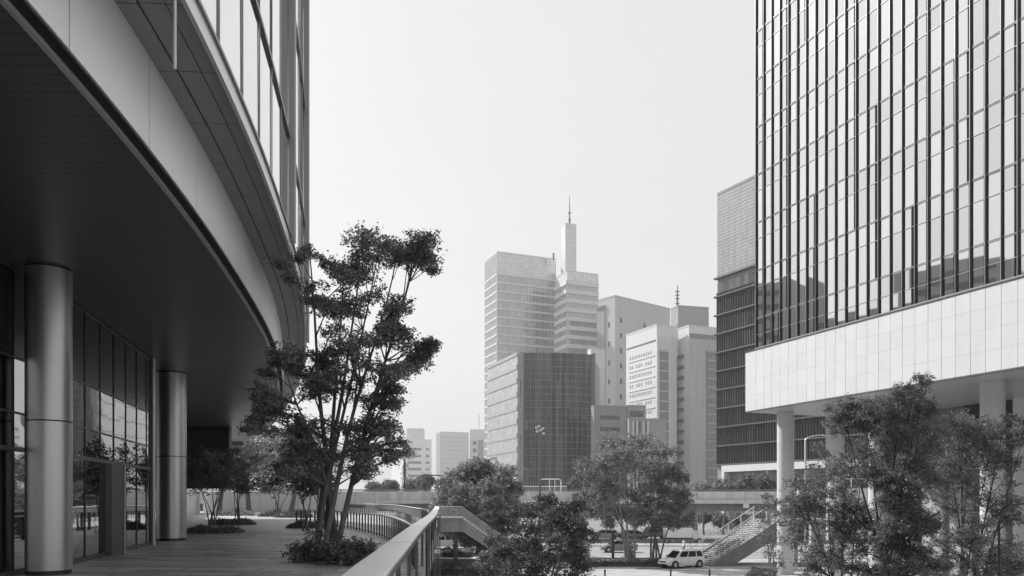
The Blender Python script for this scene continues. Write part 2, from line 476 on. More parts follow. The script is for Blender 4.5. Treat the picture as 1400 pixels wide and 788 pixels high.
# rear body that closes the block
b = MB(); b.box(-46, -27, YMIN, YT - 0.3, LZ + 0.05, TOP); lpart('rear_wall', b, M['concrete_dark'])
b = MB(); b.add([(x, y, TOP) for x, y in [cp(y, 0.84) for y in CT] + [(-46, YT), (-46, YMIN)]], [tuple(range(len(CT) + 2))]); lpart('roof', b, M['concrete_dark'])
b = MB(); e = cp(YT, 0.7); b.box(-27, e[0], YT - 0.25, YT, LZ + 1.5, TOP); lpart('end_wall', b, M['tower_glass'])
b = MB(); b.prism([cp(y, 0.8) for y in np.arange(YT, YMAX + .1, 1.0)] + [(-46, YMAX), (-46, YT)], LZ + 1.51, LZ + 2.2); lpart('podium_roof', b, M['under'])
b = MB(); e = cp(YMAX, 0.7); b.box(-27, e[0], YMAX - 0.25, YMAX, LZ + 0.1, LZ + 1.4); lpart('end_wall', b, M['tower_glass'])
# hanging rod by the overhang
# lobby wall
LOB = [(-9.2, -8), (-9.9, 6), (-10.35, 11.5), (-10.78, 16.1), (-11.2, 19.4), (-13.02, 27.6)]
lob = [Vector((*p, 0)) for p in LOB]
def lob_at(y):
    for i in range(len(LOB) - 1):
        if LOB[i][1] <= y <= LOB[i + 1][1]:
            t = (y - LOB[i][1]) / (LOB[i + 1][1] - LOB[i][1]); return LOB[i][0] + t * (LOB[i + 1][0] - LOB[i][0])
lys = [-8 + 1.3 * i for i in range(28)]; lys = [y for y in lys if y < 27.3] + [27.6]
ZT1, ZT2, ZT3 = DECK + 2.75, DECK + 4.75, LZ - 0.02
lw = thing('x', None, None) if False else None
zl = [DECK + 0.12, ZT1, DECK + 3.55, ZT2, ZT3]
for nm, m_, rng in (('lobby_glass', M['lobby_glass'], range(0, 3)), ('lobby_glass', M['lobby_dark'], range(3, 4))):
    b = MB()
    for k in rng:
        for i in range(len(lys) - 1):
            y0, y1 = lys[i], lys[i + 1]; j = [r.uniform(-0.003, 0.003) for _ in range(3)]
            b.add([(lob_at(y0), y0, zl[k]), (lob_at(y1) + j[0], y1, zl[k]), (lob_at(y1) + j[1], y1, zl[k + 1]), (lob_at(y0) + j[2], y0, zl[k + 1])], [(3, 2, 1, 0)])
    lpart(nm, b, m_)
b = MB()
for y in lys:
    if y < 3: continue
    x = lob_at(y); b = MB(); b.box(x - 0.05, x + 0.022, y - 0.022, y + 0.022, DECK, ZT3); lpart('lobby_mullion', b, M['dark_metal'])
for z, h in ((DECK + 0.06, 0.06), (ZT1, 0.07), (DECK + 3.55, 0.03), (ZT2, 0.03), (ZT3 - 0.06, 0.06)):
    b = MB()
    for i in range(len(LOB) - 1):
        fr = Frame(LOB[i][0], LOB[i][1], LOB[i+1][0] - LOB[i][0], LOB[i+1][1] - LOB[i][1], (1, 0))
        l = math.hypot(LOB[i+1][0] - LOB[i][0], LOB[i+1][1] - LOB[i][1]); b.fbox(fr, 0.002, l, -0.04, 0.03, z - h * .7, z + h * .7)
    lpart('lobby_transom', b, M['mid_metal'])
b = MB(); b.box(-13.30, -13.04, 27.62, 28.1, DECK, LZ - 0.003); lpart('corner_post', b, M['dark_metal'])
b = MB(); b.box(-13.03, -12.97, 27.75, 27.95, DECK, LZ - 0.003); lpart('corner_post', b, M['steel_light'])
b = MB(); b.box(-46, -13.31, 27.7, 28.0, DECK, LZ - 0.003); lpart('return_wall', b, M['lobby_dark'])
b = MB(); x = lob_at(22.9); b.box(x + 0.02, x + 0.28, 22.45, 23.25, DECK, ZT1 - 0.075); dr = lpart('entrance_portal', b, M['mid_metal'])
b = MB(); b.box(x + 0.28, x + 0.31, 23.14, 23.2, DECK + 0.02, ZT1 - 0.1); lpart('portal_edge', b, M['steel_light'], dr)
for x, y, rr in ((-10.25, 17.0, 0.46), (-13.75, 31.0, 0.57), (-8.9, 3.0, 0.46)):
    col = MB(); col.cyl(x, y, DECK + 0.1, DECK + 3.35, rr, 48)
    c = lpart('column', col, M['steel'], smooth=True)
    b2 = MB(); b2.cyl(x, y, DECK + 3.38, LZ - 0.04, rr, 48); lpart('upper_casing', b2, M['steel'], c, smooth=True)
    b2 = MB(); b2.cyl(x, y, DECK + 3.34, DECK + 3.385, rr - 0.012, 48); lpart('casing_joint', b2, M['black'], c)
    b2 = MB(); b2.cyl(x, y, DECK, DECK + 0.095, rr - 0.02, 48); b2.cyl(x, y, LZ - 0.045, LZ - 0.002, rr - 0.02, 48); lpart('base_ring', b2, M['dark_metal'], c)
# hung service box at the far end, and its light joint
b = MB(); b.box(-36, -19.9, 54, 54.5, EYE + 0.75, LZ - 0.003); lpart('hanging_pier', b, mat('pier_metal', 0.09, 0.4, metal=.3))
b = MB(); b.box(-36, -19.89, 53.99, 54.0, EYE + 5.0 - 0.08, EYE + 5.0); lpart('pier_joint', b, M['black'])
rod = MB(); rp = cp(9.35, 0.90); rod.tube([(rp[0] + .06, rp[1], LZ + 1.4), (rp[0] + .06, rp[1], EYE + 5.28)], 0.022, 10)
o = rod.build('hanging_rod', M['steel_light'], origin=(rp[0] + .06, rp[1], LZ + 1.4)); o.location = (rp[0] + .06, rp[1], LZ + 1.4)
tag(o, 'thin pale metal rod hanging down from the dark overhang of the curved building', 'rod')

# ------------------------------------------------------------------ right building
RO = (19.42, 63.9)
RF = Frame(RO[0], RO[1], 0.367, -0.930, (-1, 0))
RB_O = (30.0, 60.0, 0.0)
rb = thing('tower_building', 'tall glass tower with vertical fins over a white panelled band on round columns', 'building', RB_O)
def rpart(name, mb, m, parent=rb, **k): return mb.build(name, m, parent, origin=RB_O, **k)
Z0, Z1 = EYE + 7.3, EYE + 12.2
RTOP = EYE + 74
SM = 44.0
b = MB(); b.fbox(RF, 0, SM, -0.4, -0.03, Z0, Z1); b.fbox(RF, 0.03, SM, -34, -0.41, Z0 + 0.3, Z1 - 0.02)
rpart('band_core', b, M['joint'])
edges = [0.0] + [1.31 + 0.949 * i for i in range(0, 46)]
pr = random.Random(5)
b = MB()
hz = [Z0, Z0 + 1.25, Z0 + 2.5, Z0 + 3.7, Z1]
for i in range(len(edges) - 1):
    u0, u1 = edges[i] + 0.014, edges[i + 1] - 0.014
    for k in range(4):
        b.fbox(RF, u0, u1, -0.04, pr.uniform(-0.003, 0.002), hz[k] + 0.004, hz[k + 1] - 0.004)
rpart('white_band', b, mat('band_panel', 0.76, 0.6, var=0.03, scale=0.9, streak=0.03, island=0.018))
b = MB(); b.fbox(RF, -0.03, SM, -0.25, 0.05, Z1 + 0.003, Z1 + 0.07); b.fbox(RF, -0.02, SM, -0.2, 0.03, Z0 - 0.10, Z0 - 0.003); rpart('band_trim', b, M['mid_metal'])
b = MB(); b.fbox(RF, 0.02, SM, -34, -0.21, Z0 - 0.06, Z0 + 0.29); rpart('soffit', b, mat('soffit_pale', 0.50, 0.35, metal=0.2, var=0.05, scale=0.3))
# tower glass
GW = -0.10
floors = [Z1 + 0.08, EYE + 14.75]
while floors[-1] < RTOP: floors.append(floors[-1] + 3.9)
GU = [1.31 + 0.949 * i for i in range(0, 45)]
b = MB(); bd = MB()
run = {}
strips = []
for i in range(len(GU) - 1):
    w_ = pr.choice([0.0, 0.04, 0.12, 0.18, 0.22, 0.28, 0.36])
    for k in range(len(floors) - 1):
        if pr.random() < 0.14: w_ = pr.choice([0.0, 0.04, 0.12, 0.18, 0.24, 0.30, 0.38])
        z0, z1 = floors[k], floors[k + 1]
        zm = z1 - 1.33
        for za, zb in ((z0, zm), (zm, z1)):
            if zb - za < 0.1: continue
            t0, t1 = pr.uniform(-0.006, 0.006), pr.uniform(-0.008, 0.008)
            u0, u1 = GU[i], GU[i + 1]
            b.add([RF.p(u0 , GW, za), RF.p(u1 - w_, GW + t0, za), RF.p(u1 - w_, GW + t0 + t1, zb), RF.p(u0, GW + t1, zb)], [(0, 1, 2, 3)])
            if w_ > 0: bd.add([RF.p(u1 - w_, GW, za), RF.p(u1, GW, za), RF.p(u1, GW, zb), RF.p(u1 - w_, GW, zb)], [(0, 1, 2, 3)])
rpart('curtain_glass', b, glass_mat('right_tower_glass', 0.68, 1.0, 0.02, 0.07))
rpart('fin_reflection', bd, mat('fin_reflection', 0.012, 0.7, spec=0.1))  # dark glass strip beside each fin, the fin's reflection painted black
b = MB(); b.fbox(RF, 1.31, SM - 1.5, -33, -0.14, Z1, RTOP); rpart('tower_wall', b, M['concrete_dark'])
for k, z in enumerate(floors):
    b = MB()
    if k: b.fbox(RF, 1.25, SM - 1.5, GW + 0.002, GW + 0.06, z - 0.06, z - 0.032); b.fbox(RF, 1.25, SM - 1.5, GW + 0.002, GW + 0.06, z + 0.032, z + 0.06)
    else: b.fbox(RF, 1.25, SM - 1.5, GW + 0.002, GW + 0.14, z - 0.005, z + 0.06)
    rpart('transom', b, M['fin_mid'])
    if k < len(floors) - 1 :
        zz = floors[k + 1] - 1.33
        b = MB(); b.fbox(RF, 1.25, SM - 1.5, GW + 0.002, GW + 0.05, zz - 0.018, zz + 0.018); rpart('transom', b, M['fin_mid'])
for i, u in enumerate(GU):
    b = MB(); b.fbox(RF, u - 0.035, u + 0.035, GW + 0.003, GW + 0.12, Z1 + 0.09, RTOP)
    m_ = rpart('mullion', b, M['fin_dark'])
    b = MB(); b.fbox(RF, u - 0.034, u - 0.012, GW + 0.122, GW + 0.14, Z1 + 0.09, RTOP); rpart('mullion_edge', b, M['fin_light'], m_)
# recessed base
M['pale_panel'] = mat('pale_panel', 0.50, .6, var=.06, scale=.5)
M['grey_core'] = mat('core_wall', 0.20, .7, var=.08, scale=.4)
b = MB(); b.fbox(RF, 0.5, SM, -33, -13.0, 0, Z0 - 0.07); rpart('core_wall', b, M['grey_core'])
b = MB(); b.fbox(RF, 10, SM - 1, -12.99, -12.7, 8.6, Z0 - 0.08); rpart('upper_glazing', b, M['lobby_dark'])
b = MB(); b.fbox(RF, 15.5, SM - 1, -12.99, -12.6, 0.1, 8.5); rpart('lobby_glazing', b, M['lobby_dark'])
for i in range(8):
    b = MB(); u = 15.5 + i * 2.6; b.fbox(RF, u, u + 0.1, -12.6, -12.45, 0.1, Z0 - 0.09); rpart('lobby_mullion', b, M['steel_light'])
for z in (5.2, 8.55, 11.3):
    b = MB(); b.fbox(RF, 10, SM - 1, -12.69 if z > 8.6 else -12.59, -12.44, z - 0.05, z + 0.05); rpart('lobby_transom', b, M['steel_light'])
for i in range(4):
    b = MB(); u = 1.2 + i * 2.5; b.fbox(RF, u, u + 1.9, -13.0, -12.75, 0.3, 7.4); rpart('wall_panel', b, M['pale_panel'])
for (x, y) in ((22.76, 63.9), (25.0, 59.4), (29.6, 47.3), (34.6, 34.6), (31.6, 66.5), (36.4, 54.6)):
    c = MB(); c.cyl(x, y, 0.02, Z0 - 0.07, 0.68, 48); c_ = rpart('column', c, mat('column_plaster', 0.66, 0.45, var=0.04, scale=0.8) if 'column_plaster' not in bpy.data.materials else bpy.data.materials['column_plaster'], smooth=True)
    c = MB(); c.cyl(x, y, 5.0, 5.03, 0.684, 48); rpart('casing_joint', c, M['joint'], c_)

# ------------------------------------------------------------------ railings, landing stair, right stair
def offset_line(pts, off):
    out = []
    for i, p in enumerate(pts):
        d = pts[min(i + 1, len(pts) - 1)] - pts[max(i - 1, 0)]; d.z = 0; d.normalize()
        out.append(Vector((p.x + d.y * off, p.y - d.x * off, 0)))
    return out
def ribbon(mb, pts, o0, o1, z0, z1):
    A = offset_line(pts, o0); B = offset_line(pts, o1)
    n0 = len(mb.v)
    for a, c in zip(A, B):
        mb.v += [(a.x, a.y, z0), (c.x, c.y, z0), (c.x, c.y, z1), (a.x, a.y, z1)]
    for i in range(len(pts) - 1):
        q = n0 + i * 4
        for j in range(4):
            k = (j + 1) % 4; mb.f.append((q + j, q + k, q + 4 + k, q + 4 + j))
    mb.f.append((n0, n0 + 3, n0 + 2, n0 + 1)); q = n0 + (len(pts) - 1) * 4; mb.f.append((q, q + 1, q + 2, q + 3))
def walk(pts, step, start=0.0):
    out = []; need = start; acc = 0
    for i in range(len(pts) - 1):
        a, c = pts[i], pts[i + 1]; l = (c - a).length
        while need <= acc + l:
            t = (need - acc) / l; d = (c - a).normalized(); out.append((a.lerp(c, t), d)); need += step
        acc += l
    return out

LINE = smooth_line(EDGE, 6)
R1 = (-1.1, 6.0, DECK)
g = thing('handrail', 'broad flat pale metal handrail sweeping from the bottom edge to the stair landing', 'railing', R1)
b = MB(); ribbon(b, LINE, -0.20, 0.12, DECK + 1.06, DECK + 1.10); b.build('cap', M['rail_cap'], g, origin=R1, bevel=0.008)
b = MB(); ribbon(b, LINE, 0.085, 0.118, DECK + 1.0, DECK + 1.058); b.build('cap_edge', M['mid_metal'], g, origin=R1)
for p, d in walk(LINE, 3.0, 1.6):
    if p.y > 60: continue
    n = Vector((d.y, -d.x, 0)); q = [p + d * .02 - n * .10, p - d * .02 - n * .10, p - d * .02 - n * .04, p + d * .02 - n * .04]
    b = MB(); b.hexa([(a.x, a.y, DECK) for a in q] + [(a.x, a.y, DECK + 1.055) for a in q]); b.build('post', M['mid_metal'], g, origin=R1)
M['dark_panel'] = mat('dark_panel', 0.09, .6, var=.15, scale=2)
def curved_rail(name, label, pts, h, panel, post_w, step, post_mat, zc=0.03, group=None):
    line = smooth_line(pts, 7); o = (pts[0][0], pts[0][1], DECK)
    g = thing(name, label, 'railing', o, group=group)
    b = MB(); b.tube([(p.x, p.y, DECK + h) for p in line], zc, 10); b.build('top_rail', M['steel_light'], g, origin=o, smooth=True)
    if panel:
        b = MB(); ribbon(b, line, -0.02, 0.02, DECK + h - 0.09 - panel, DECK + h - 0.09); b.build('panel', M['dark_panel'], g, origin=o)
    else:
        b = MB(); ribbon(b, line, -0.012, 0.012, DECK + 0.08, DECK + 0.12); b.build('bottom_rail', M['dark_metal'], g, origin=o)
    for p, d in walk(line, step, 0.4):
        n = Vector((d.y, -d.x, 0)); q = [p + d * post_w - n * .02, p - d * post_w - n * .02, p - d * post_w + n * .02, p + d * post_w + n * .02]
        zt = h - 0.03 if not panel else h - 0.09 - panel
        b = MB(); b.hexa([(a.x, a.y, DECK) for a in q] + [(a.x, a.y, DECK + zt) for a in q]); b.build('post', post_mat, g, origin=o)
    return g
curved_rail('balustrade', 'low curved balustrade of dark posts under a thin pale tube, branching off the handrail', [(-2.25, 17.9), (-3.2, 23), (-5.0, 31), (-7.2, 38), (-10.5, 46), (-15, 53)], 0.95, 0, 0.12, 0.9, M['dark_panel'])
curved_rail('balustrade', 'taller curved balustrade with a solid dark upper panel, behind the lower one', [(-3.5, 32), (-4.5, 40), (-6.5, 50), (-9.0, 63), (-13.2, 80), (-22, 100)], 1.12, 0.42, 0.10, 1.0, M['dark_panel'])
# tall slender rods that stand outside the deck edge
for i, (p, d) in enumerate(walk(smooth_line([(-1.55, 12.5, 0), (-2.08, 18, 0), (-2.62, 25, 0), (-3.3, 34, 0)], 4), 2.4, 0)):
    b = MB(); b.tube([(0, 0, 0), (0, 0, DECK + 1.0)], 0.016, 8)
    b.box(-0.07, 0.07, -0.07, 0.07, 0, 0.05)
    o = b.build('slender_rod', M['dark_metal'] if i % 3 == 0 else M['mid_metal']); o.location = (p.x + 0.16, p.y, 0.004)
    tag(o, 'slender vertical metal rod rising from the ground beside the broad handrail', 'rod', 'slender rods beside the handrail')

# landing with a flight of stairs down to the right
LO = (-6.0, 70.0, 0.0)
ls = thing('footbridge_stair', 'concrete stair landing with glass balustrade and a flight going down behind the trees', 'stairs', LO)
yf, yb = 69.5, 73.0
xr = -4.6
b = MB(); b.box(-9.2, xr, yf, yb, DECK - 0.25, DECK + 0.02); b.build('landing', M['kerb'], ls, origin=LO)
b = MB(); b.box(-9.2, xr - 0.05, yf + 0.1, yb - 0.1, DECK - 1.3, DECK - 0.253)
b.build('landing_beam', M['concrete'], ls, origin=LO)
b = MB()
run, rise = 6.2, DECK
prof = [(xr - 0.04, DECK - 0.25), (xr - 0.04, DECK - 1.3), (xr + 0.2, DECK - 1.3), (xr + 5.05, 0.0), (xr + run, 0.0), (xr + run, 0.15), (xr + 0.02, DECK - 0.0)]
for y0, y1 in ((yf, yf + 0.25), (yb - 0.25, yb)):
    n = len(prof); b.add([(x, y0, z) for x, z in prof] + [(x, y1, z) for x, z in prof], [tuple(range(n)), tuple(range(2 * n - 1, n - 1, -1))] + [(i, n + i, n + (i + 1) % n, (i + 1) % n) for i in range(n)])
b.build('stringer', M['concrete'], ls, origin=LO)
b = MB()
nst = 26
for i in range(nst):
    x = xr + run * i / nst; z = DECK - rise * (i + 1) / nst
    b.box(x, x + run / nst + 0.02, yf + 0.253, yb - 0.253, z - 0.12, z)
b.build('steps', M['kerb'], ls, origin=LO)
b = MB(); b.add([(xr - 0.3, yf + 0.26, DECK - 1.3), (xr + 5.0, yf + 0.26, -0.02), (xr + 5.0, yb - 0.26, -0.02), (xr - 0.3, yb - 0.26, DECK - 1.3)], [(0, 1, 2, 3)])
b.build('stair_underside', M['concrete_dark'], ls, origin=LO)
gl = clear_glass('balustrade_glass', 0.72, 0.75)
b = MB(); b.box(-7.0, xr, yf + 0.03, yf + 0.05, DECK + 0.03, DECK + 0.98); b.build('glass_panel', gl, ls, origin=LO)
b = MB(); b.hexa([(xr + 0.03, yf + 0.03, DECK + 0.02), (xr + run, yf + 0.03, 0.2), (xr + run, yf + 0.05, 0.2), (xr + 0.03, yf + 0.05, DECK + 0.02), (xr + 0.03, yf + 0.03, DECK + 0.95), (xr + run, yf + 0.03, 1.1), (xr + run, yf + 0.05, 1.1), (xr + 0.03, yf + 0.05, DECK + 0.95)])
b.build('glass_panel', gl, ls, origin=LO)
b = MB(); b.tube([(-7.0, yf + 0.04, DECK + 1.0), (xr, yf + 0.04, DECK + 1.0), (xr + run, yf + 0.04, 1.12)], 0.035, 8); b.build('handrail', M['steel_light'], ls, origin=LO)
for x in (-7.6, -5.4):
    b = MB(); b.box(x, x + 0.35, yf + 1.4, yf + 1.75, 0, DECK - 1.303); b.build('leg', M['mid_metal'], ls, origin=LO)

# right stair: rises to the right towards the round columns
SO = (18.6, 70.8)
SF = Frame(SO[0], SO[1], 0.93, 0.30, (-0.3, 0.9))     # u up the stair, w across it (away from the viewer)
rs = thing('outdoor_stair', 'wide concrete outdoor stair with white railings rising to the right behind the parked car', 'stairs', (SO[0], SO[1], 0))
So = (SO[0], SO[1], 0)
RUN, RISE, WID, NS = 7.4, 4.25, 4.2, 25
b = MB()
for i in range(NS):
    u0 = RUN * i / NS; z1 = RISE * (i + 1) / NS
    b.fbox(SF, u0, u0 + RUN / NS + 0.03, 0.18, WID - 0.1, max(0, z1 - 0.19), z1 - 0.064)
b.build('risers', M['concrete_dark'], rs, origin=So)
b = MB()
for i in range(NS):
    u0 = RUN * i / NS; z1 = RISE * (i + 1) / NS
    b.fbox(SF, u0 - 0.03, u0 + RUN / NS - 0.002, 0.185, WID - 0.105, z1 - 0.06, z1)
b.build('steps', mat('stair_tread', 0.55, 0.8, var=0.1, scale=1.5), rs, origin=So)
b = MB()
pts = [(-0.35, 0.0), (1.9, 0.0), (RUN + .2, RISE - 1.3), (RUN + .2, RISE + 0.12), (RUN, RISE + 0.12), (-0.35, 0.2)]
for w0, w1 in ((-0.05, 0.175), (WID - 0.095, WID + 0.1)):
    n = len(pts); b.add([SF.p(u, w0, z) for u, z in pts] + [SF.p(u, w1, z) for u, z in pts], [tuple(range(n)), tuple(range(2 * n - 1, n - 1, -1))] + [(i, n + i, n + (i + 1) % n, (i + 1) % n) for i in range(n)])
b.build('stringer', M['concrete_dark'], rs, origin=So)
def stair_rail(w, h0, u0=0.0, every=0.95, r=0.045, mid=True):
    z = lambda u: RISE * u / RUN + 0.15
    g = MB(); g.tube([SF.p(u0 - 0.25, w, z(u0) + h0), SF.p(RUN, w, z(RUN) + h0)], r, 6)
    if mid: g.tube([SF.p(u0, w, z(u0) + h0 * 0.52), SF.p(RUN, w, z(RUN) + h0 * 0.52)], r * 0.8, 6)
    o = g.build('stair_railing', M['white_paint'], rs, origin=So)
    u = u0
    while u < RUN + 0.1:
        g = MB(); g.tube([SF.p(u, w, z(u) - 0.15), SF.p(u, w, z(u) + h0 - 0.02)], r * 0.9, 6); g.build('baluster', M['white_paint'], o, origin=(0, 0, 0) if False else So)
        u += every
for w, every in ((0.06, 0.62), (WID * 0.5, 1.45), (WID + 0.0, 1.45)): stair_rail(w, 1.0 if w < 1 else 1.1, every=every, mid=(w < 1))
b = MB(); b.fbox(SF, RUN + 0.2, RUN + 6.5, -0.05, WID, RISE - 0.4, RISE + 0.02); b.build('top_landing', M['concrete'], rs, origin=So)
b = MB(); b.fbox(SF, RUN + 2.0, RUN + 2.5, 0.8, 1.3, 0, RISE - 0.403); b.build('pillar', M['concrete'], rs, origin=So)

# raised walkway past the columns
WO = (PX(1100, 88), 88, 0)
wk = thing('raised_walkway', 'white raised walkway with a railing, seen between the first two columns of the right tower', 'walkway', WO)
b = MB(); b.box(WO[0] - 1.0, WO[0] + 26, 87.6, 90.5, EYE + 0.1, EYE + 0.45); b.build('walkway_slab', M['concrete'], wk, origin=WO)
b = MB(); b.box(WO[0] - 1.0, WO[0] + 26, 87.3, 87.59, EYE - 0.8, EYE + 1.3); b.build('parapet', M['white_paint'], wk, origin=WO)
b = MB(); b.tube([(WO[0] - 1.0, 87.45, EYE + 2.35), (WO[0] + 26, 87.45, EYE + 2.35)], 0.06, 6); rl = b.build('top_rail', M['white_paint'], wk, origin=WO)
for i in range(14):
    b = MB(); b.tube([(WO[0] - .9 + i * 2, 87.45, EYE + 1.3), (WO[0] - .9 + i * 2, 87.45, EYE + 2.33)], 0.05, 6); b.build('rail_post', M['white_paint'], wk, origin=WO)
for i in range(3):
    b = MB(); b.box(WO[0] + 1 + i * 9, WO[0] + 1.7 + i * 9, 88.6, 89.3, 0, EYE + 0.097); b.build('pillar', M['concrete'], wk, origin=WO)

# ------------------------------------------------------------------ viaduct
VO = (0, 112, 0)
v = thing('road_viaduct', 'long concrete road viaduct with parapet and wall piers crossing behind the trees', 'viaduct', VO)
def vx(px): return PX(px, 112)
vy = lambda x: 112.0
b = MB(); b.box(-90, 110, 112, 112.3, EYE + 0.02, EYE + 1.15); b.build('parapet', mat('parapet', 0.66, 0.85, var=0.14, scale=0.5, streak=0.22), v, origin=VO)
b = MB(); b.box(-90, 110, 124.7, 125.0, EYE + 0.02, EYE + 1.15); b.build('parapet', M['concrete'], v, origin=VO)
b = MB(); b.box(-90, 110, 111.75, 125.2, EYE - 0.28, EYE + 0.015); b.build('deck_slab', M['road'], v, origin=VO)
b = MB(); b.box(-90, 110, 111.70, 111.745, EYE - 0.62, EYE - 0.02); b.build('edge_beam', M['white_paint'] if False else mat('edge_beam', 0.66, 0.8, streak=0.12), v, origin=VO)
b = MB(); b.box(-90, 110, 112.6, 113.2, EYE - 1.75, EYE - 0.285); b.box(-90, 110, 118, 118.6, EYE - 1.75, EYE - 0.285); b.box(-90, 110, 123.8, 124.4, EYE - 1.75, EYE - 0.285)
b.build('girder', M['concrete_dark'], v, origin=VO)
for px in (946, 760, 590, 440, 1130, 1330):
    x = vx(px)
    b = MB(); b.box(x - 1.45, x + 1.25, 113.6, 123, 0, EYE - 2.0); b.build('pier', M['concrete'], v, origin=VO)
    b = MB(); b.box(x - 1.6, x + 1.4, 113.25, 123.4, EYE - 2.6 + 0.6, EYE - 1.3); b.build('pier_cap', M['concrete'], v, origin=VO)
x = vx(1019)
b = MB(); b.box(x - 0.42, x + 0.42, 111.55, 111.69, EYE - 1.25, EYE - 0.63); o = b.build('sign_plate', M['white_paint'], origin=(x, 111.6, EYE - 1)); o.location = (x, 111.6, EYE - 1)
tag(o, 'small white plate hanging under the viaduct edge above the outdoor stair', 'sign')
x = vx(511)
b = MB(); b.box(x - 0.45, x + 0.45, 111.55, 111.69, EYE - 1.0, EYE - 0.4); o = b.build('sign_plate', M['white_paint'], origin=(x, 111.6, EYE - 1)); o.location = (x, 111.6, EYE - 1)
tag(o, 'small white plate on the viaduct edge left of the round tree, above the curved railings', 'sign')
for y_ in (112.15, 124.85):
    b = MB(); b.tube([(-90, y_, EYE + 1.42), (110, y_, EYE + 1.42)], .05, 6); b.build('parapet_rail', M['mid_metal'], v, origin=VO)
for i in range(40):
    b = MB(); x = -88 + i * 5; b.box(x, x + .03, 111.985, 111.998, EYE + .05, EYE + 1.14); b.build('parapet_joint', M['joint'], v, origin=VO)
# white tubular gate on the viaduct
x0, x1 = vx(739), vx(768)
g = thing('tubular_frame', 'white tubular gate frame on the viaduct in front of the dark glass tower', 'frame', (x0, 114, EYE))
b = MB(); b.tube([(x0, 114, EYE + .02), (x0, 114, EYE + 2.85), (x0 + .3, 114, EYE + 3.0), (x1 - .3, 114, EYE + 3.0), (x1, 114, EYE + 2.85), (x1, 114, EYE + .02)], 0.09, 8); b.build('outer_tube', M['white_paint'], g, origin=(x0, 114, EYE))
b = MB(); b.tube([(x0 + 1.4, 114, EYE + .02), (x0 + 1.4, 114, EYE + 2.9)], 0.05, 6); b.tube([(x0 + 2.2, 114, EYE + .02), (x0 + 2.2, 114, EYE + 2.9)], 0.05, 6); b.build('inner_tube', M['white_paint'], g, origin=(x0, 114, EYE))
# mesh fence on viaduct
g = thing('mesh_fence', 'low pale mesh fence on the viaduct beside the white tubular frame', 'fence', (vx(700), 116, EYE))
b = MB()
for i in range(34): b.tube([(vx(700) + i * .25, 116, EYE + .02), (vx(700) + i * .25, 116, EYE + 1.95)], 0.03, 4)
b.build('bar', M['steel_light'], g, origin=(vx(700), 116, EYE))
b = MB(); b.tube([(vx(700), 116, EYE + 1.97), (vx(700) + 8.3, 116, EYE + 1.97)], 0.06, 6); b.build('top_tube', M['white_paint'], g, origin=(vx(700), 116, EYE))

# ------------------------------------------------------------------ skyline
def wall_len(cx_, cy_, ux, uy, px):
    k = (px - 700) / F
    return (k * cy_ - cx_) / (ux - k * uy)
class Tower:
    def __init__(s, name, label, px, D, top, pxl, pxr, theta, wall, z0=0.0, depth=None, group=None, cat='building'):
        t = math.radians(theta)
        s.c = (PX(px, D), D); s.top = PZ(top, D)
        lu = (-math.sin(t), math.cos(t)); ru = (math.cos(t), math.sin(t))
        s.ll = wall_len(*s.c, *lu, pxl) if depth is None else depth
        s.rl = wall_len(*s.c, *ru, pxr)
        s.L = Frame(*s.c, *lu, (-ru[0], -ru[1])); s.R = Frame(*s.c, *ru, (-lu[0], -lu[1]))
        s.o = (s.c[0], s.c[1], z0); s.z0 = z0; s.D = D
        s.root = thing(name, label, cat, s.o, group=group)
        cL = (s.c[0] + lu[0] * s.ll, s.c[1] + lu[1] * s.ll); cR = (s.c[0] + ru[0] * s.rl, s.c[1] + ru[1] * s.rl)
        cB = (cL[0] + ru[0] * s.rl, cL[1] + ru[1] * s.rl)
        s.foot = [s.c, cR, cB, cL]
        b = MB(); b.prism(s.foot, z0, s.top); s.body = b.build('wall', wall, s.root, origin=s.o)
        b = MB()
        fl = [(s.R, s.rl), (s.L, s.ll)]
        for f, l in fl: b.fbox(f, -0.0, l, -0.5, 0.12, s.top + 0.003, s.top + 0.5)
        b.build('roof_edge', wall, s.root, origin=s.o)
    def zpx(s, py): return PZ(py, s.D)
    def bands(s, face, l, z0, z1, n, h, out, m, name='floor_band', u0=0.0, u1=None):
        for i in range(n):
            z = z0 + (z1 - z0) * i / max(1, n - 1) if n > 1 else z0
            b = MB(); b.fbox(face, u0, l if u1 is None else u1, 0.004, out, z, z + h); b.build(name, m, s.root, origin=s.o)
    def fins(s, face, us, z0, z1, w, out, m, name='mullion_grid'):
        b = MB()
        for u in us: b.fbox(face, u, u + w, 0.004, out, z0, z1)
        b.build(name, m, s.root, origin=s.o)
    def hlines(s, face, l, zs, h, out, m, name='transom_grid', u0=0.0):
        b = MB()
        for z in zs: b.fbox(face, u0, l, 0.004, out, z, z + h)
        b.build(name, m, s.root, origin=s.o)
    def panes(s, face, l, z0, z1, nu, nz, m, w=0.05, tilt=0.02, name='glazing', u0=0.0, seed=1):
        b = MB(); r_ = random.Random(seed)
        du = (l - u0) / nu; dz = (z1 - z0) / nz
        for i in range(nu):
            for k in range(nz):
                a, c = r_.uniform(-tilt, tilt), r_.uniform(-tilt, tilt)
                b.add([face.p(u0 + i * du, w, z0 + k * dz), face.p(u0 + (i + 1) * du, w + a, z0 + k * dz), face.p(u0 + (i + 1) * du, w + a + c, z0 + (k + 1) * dz), face.p(u0 + i * du, w + c, z0 + (k + 1) * dz)], [(0, 1, 2, 3)])
        return b.build(name, m, s.root, origin=s.o)
    def window(s, face, u0, u1, z0, z1, m, name='window', out=0.06):
        b = MB(); b.fbox(face, u0, u1, 0.004, out, z0, z1); return b.build(name, m, s.root, origin=s.o)

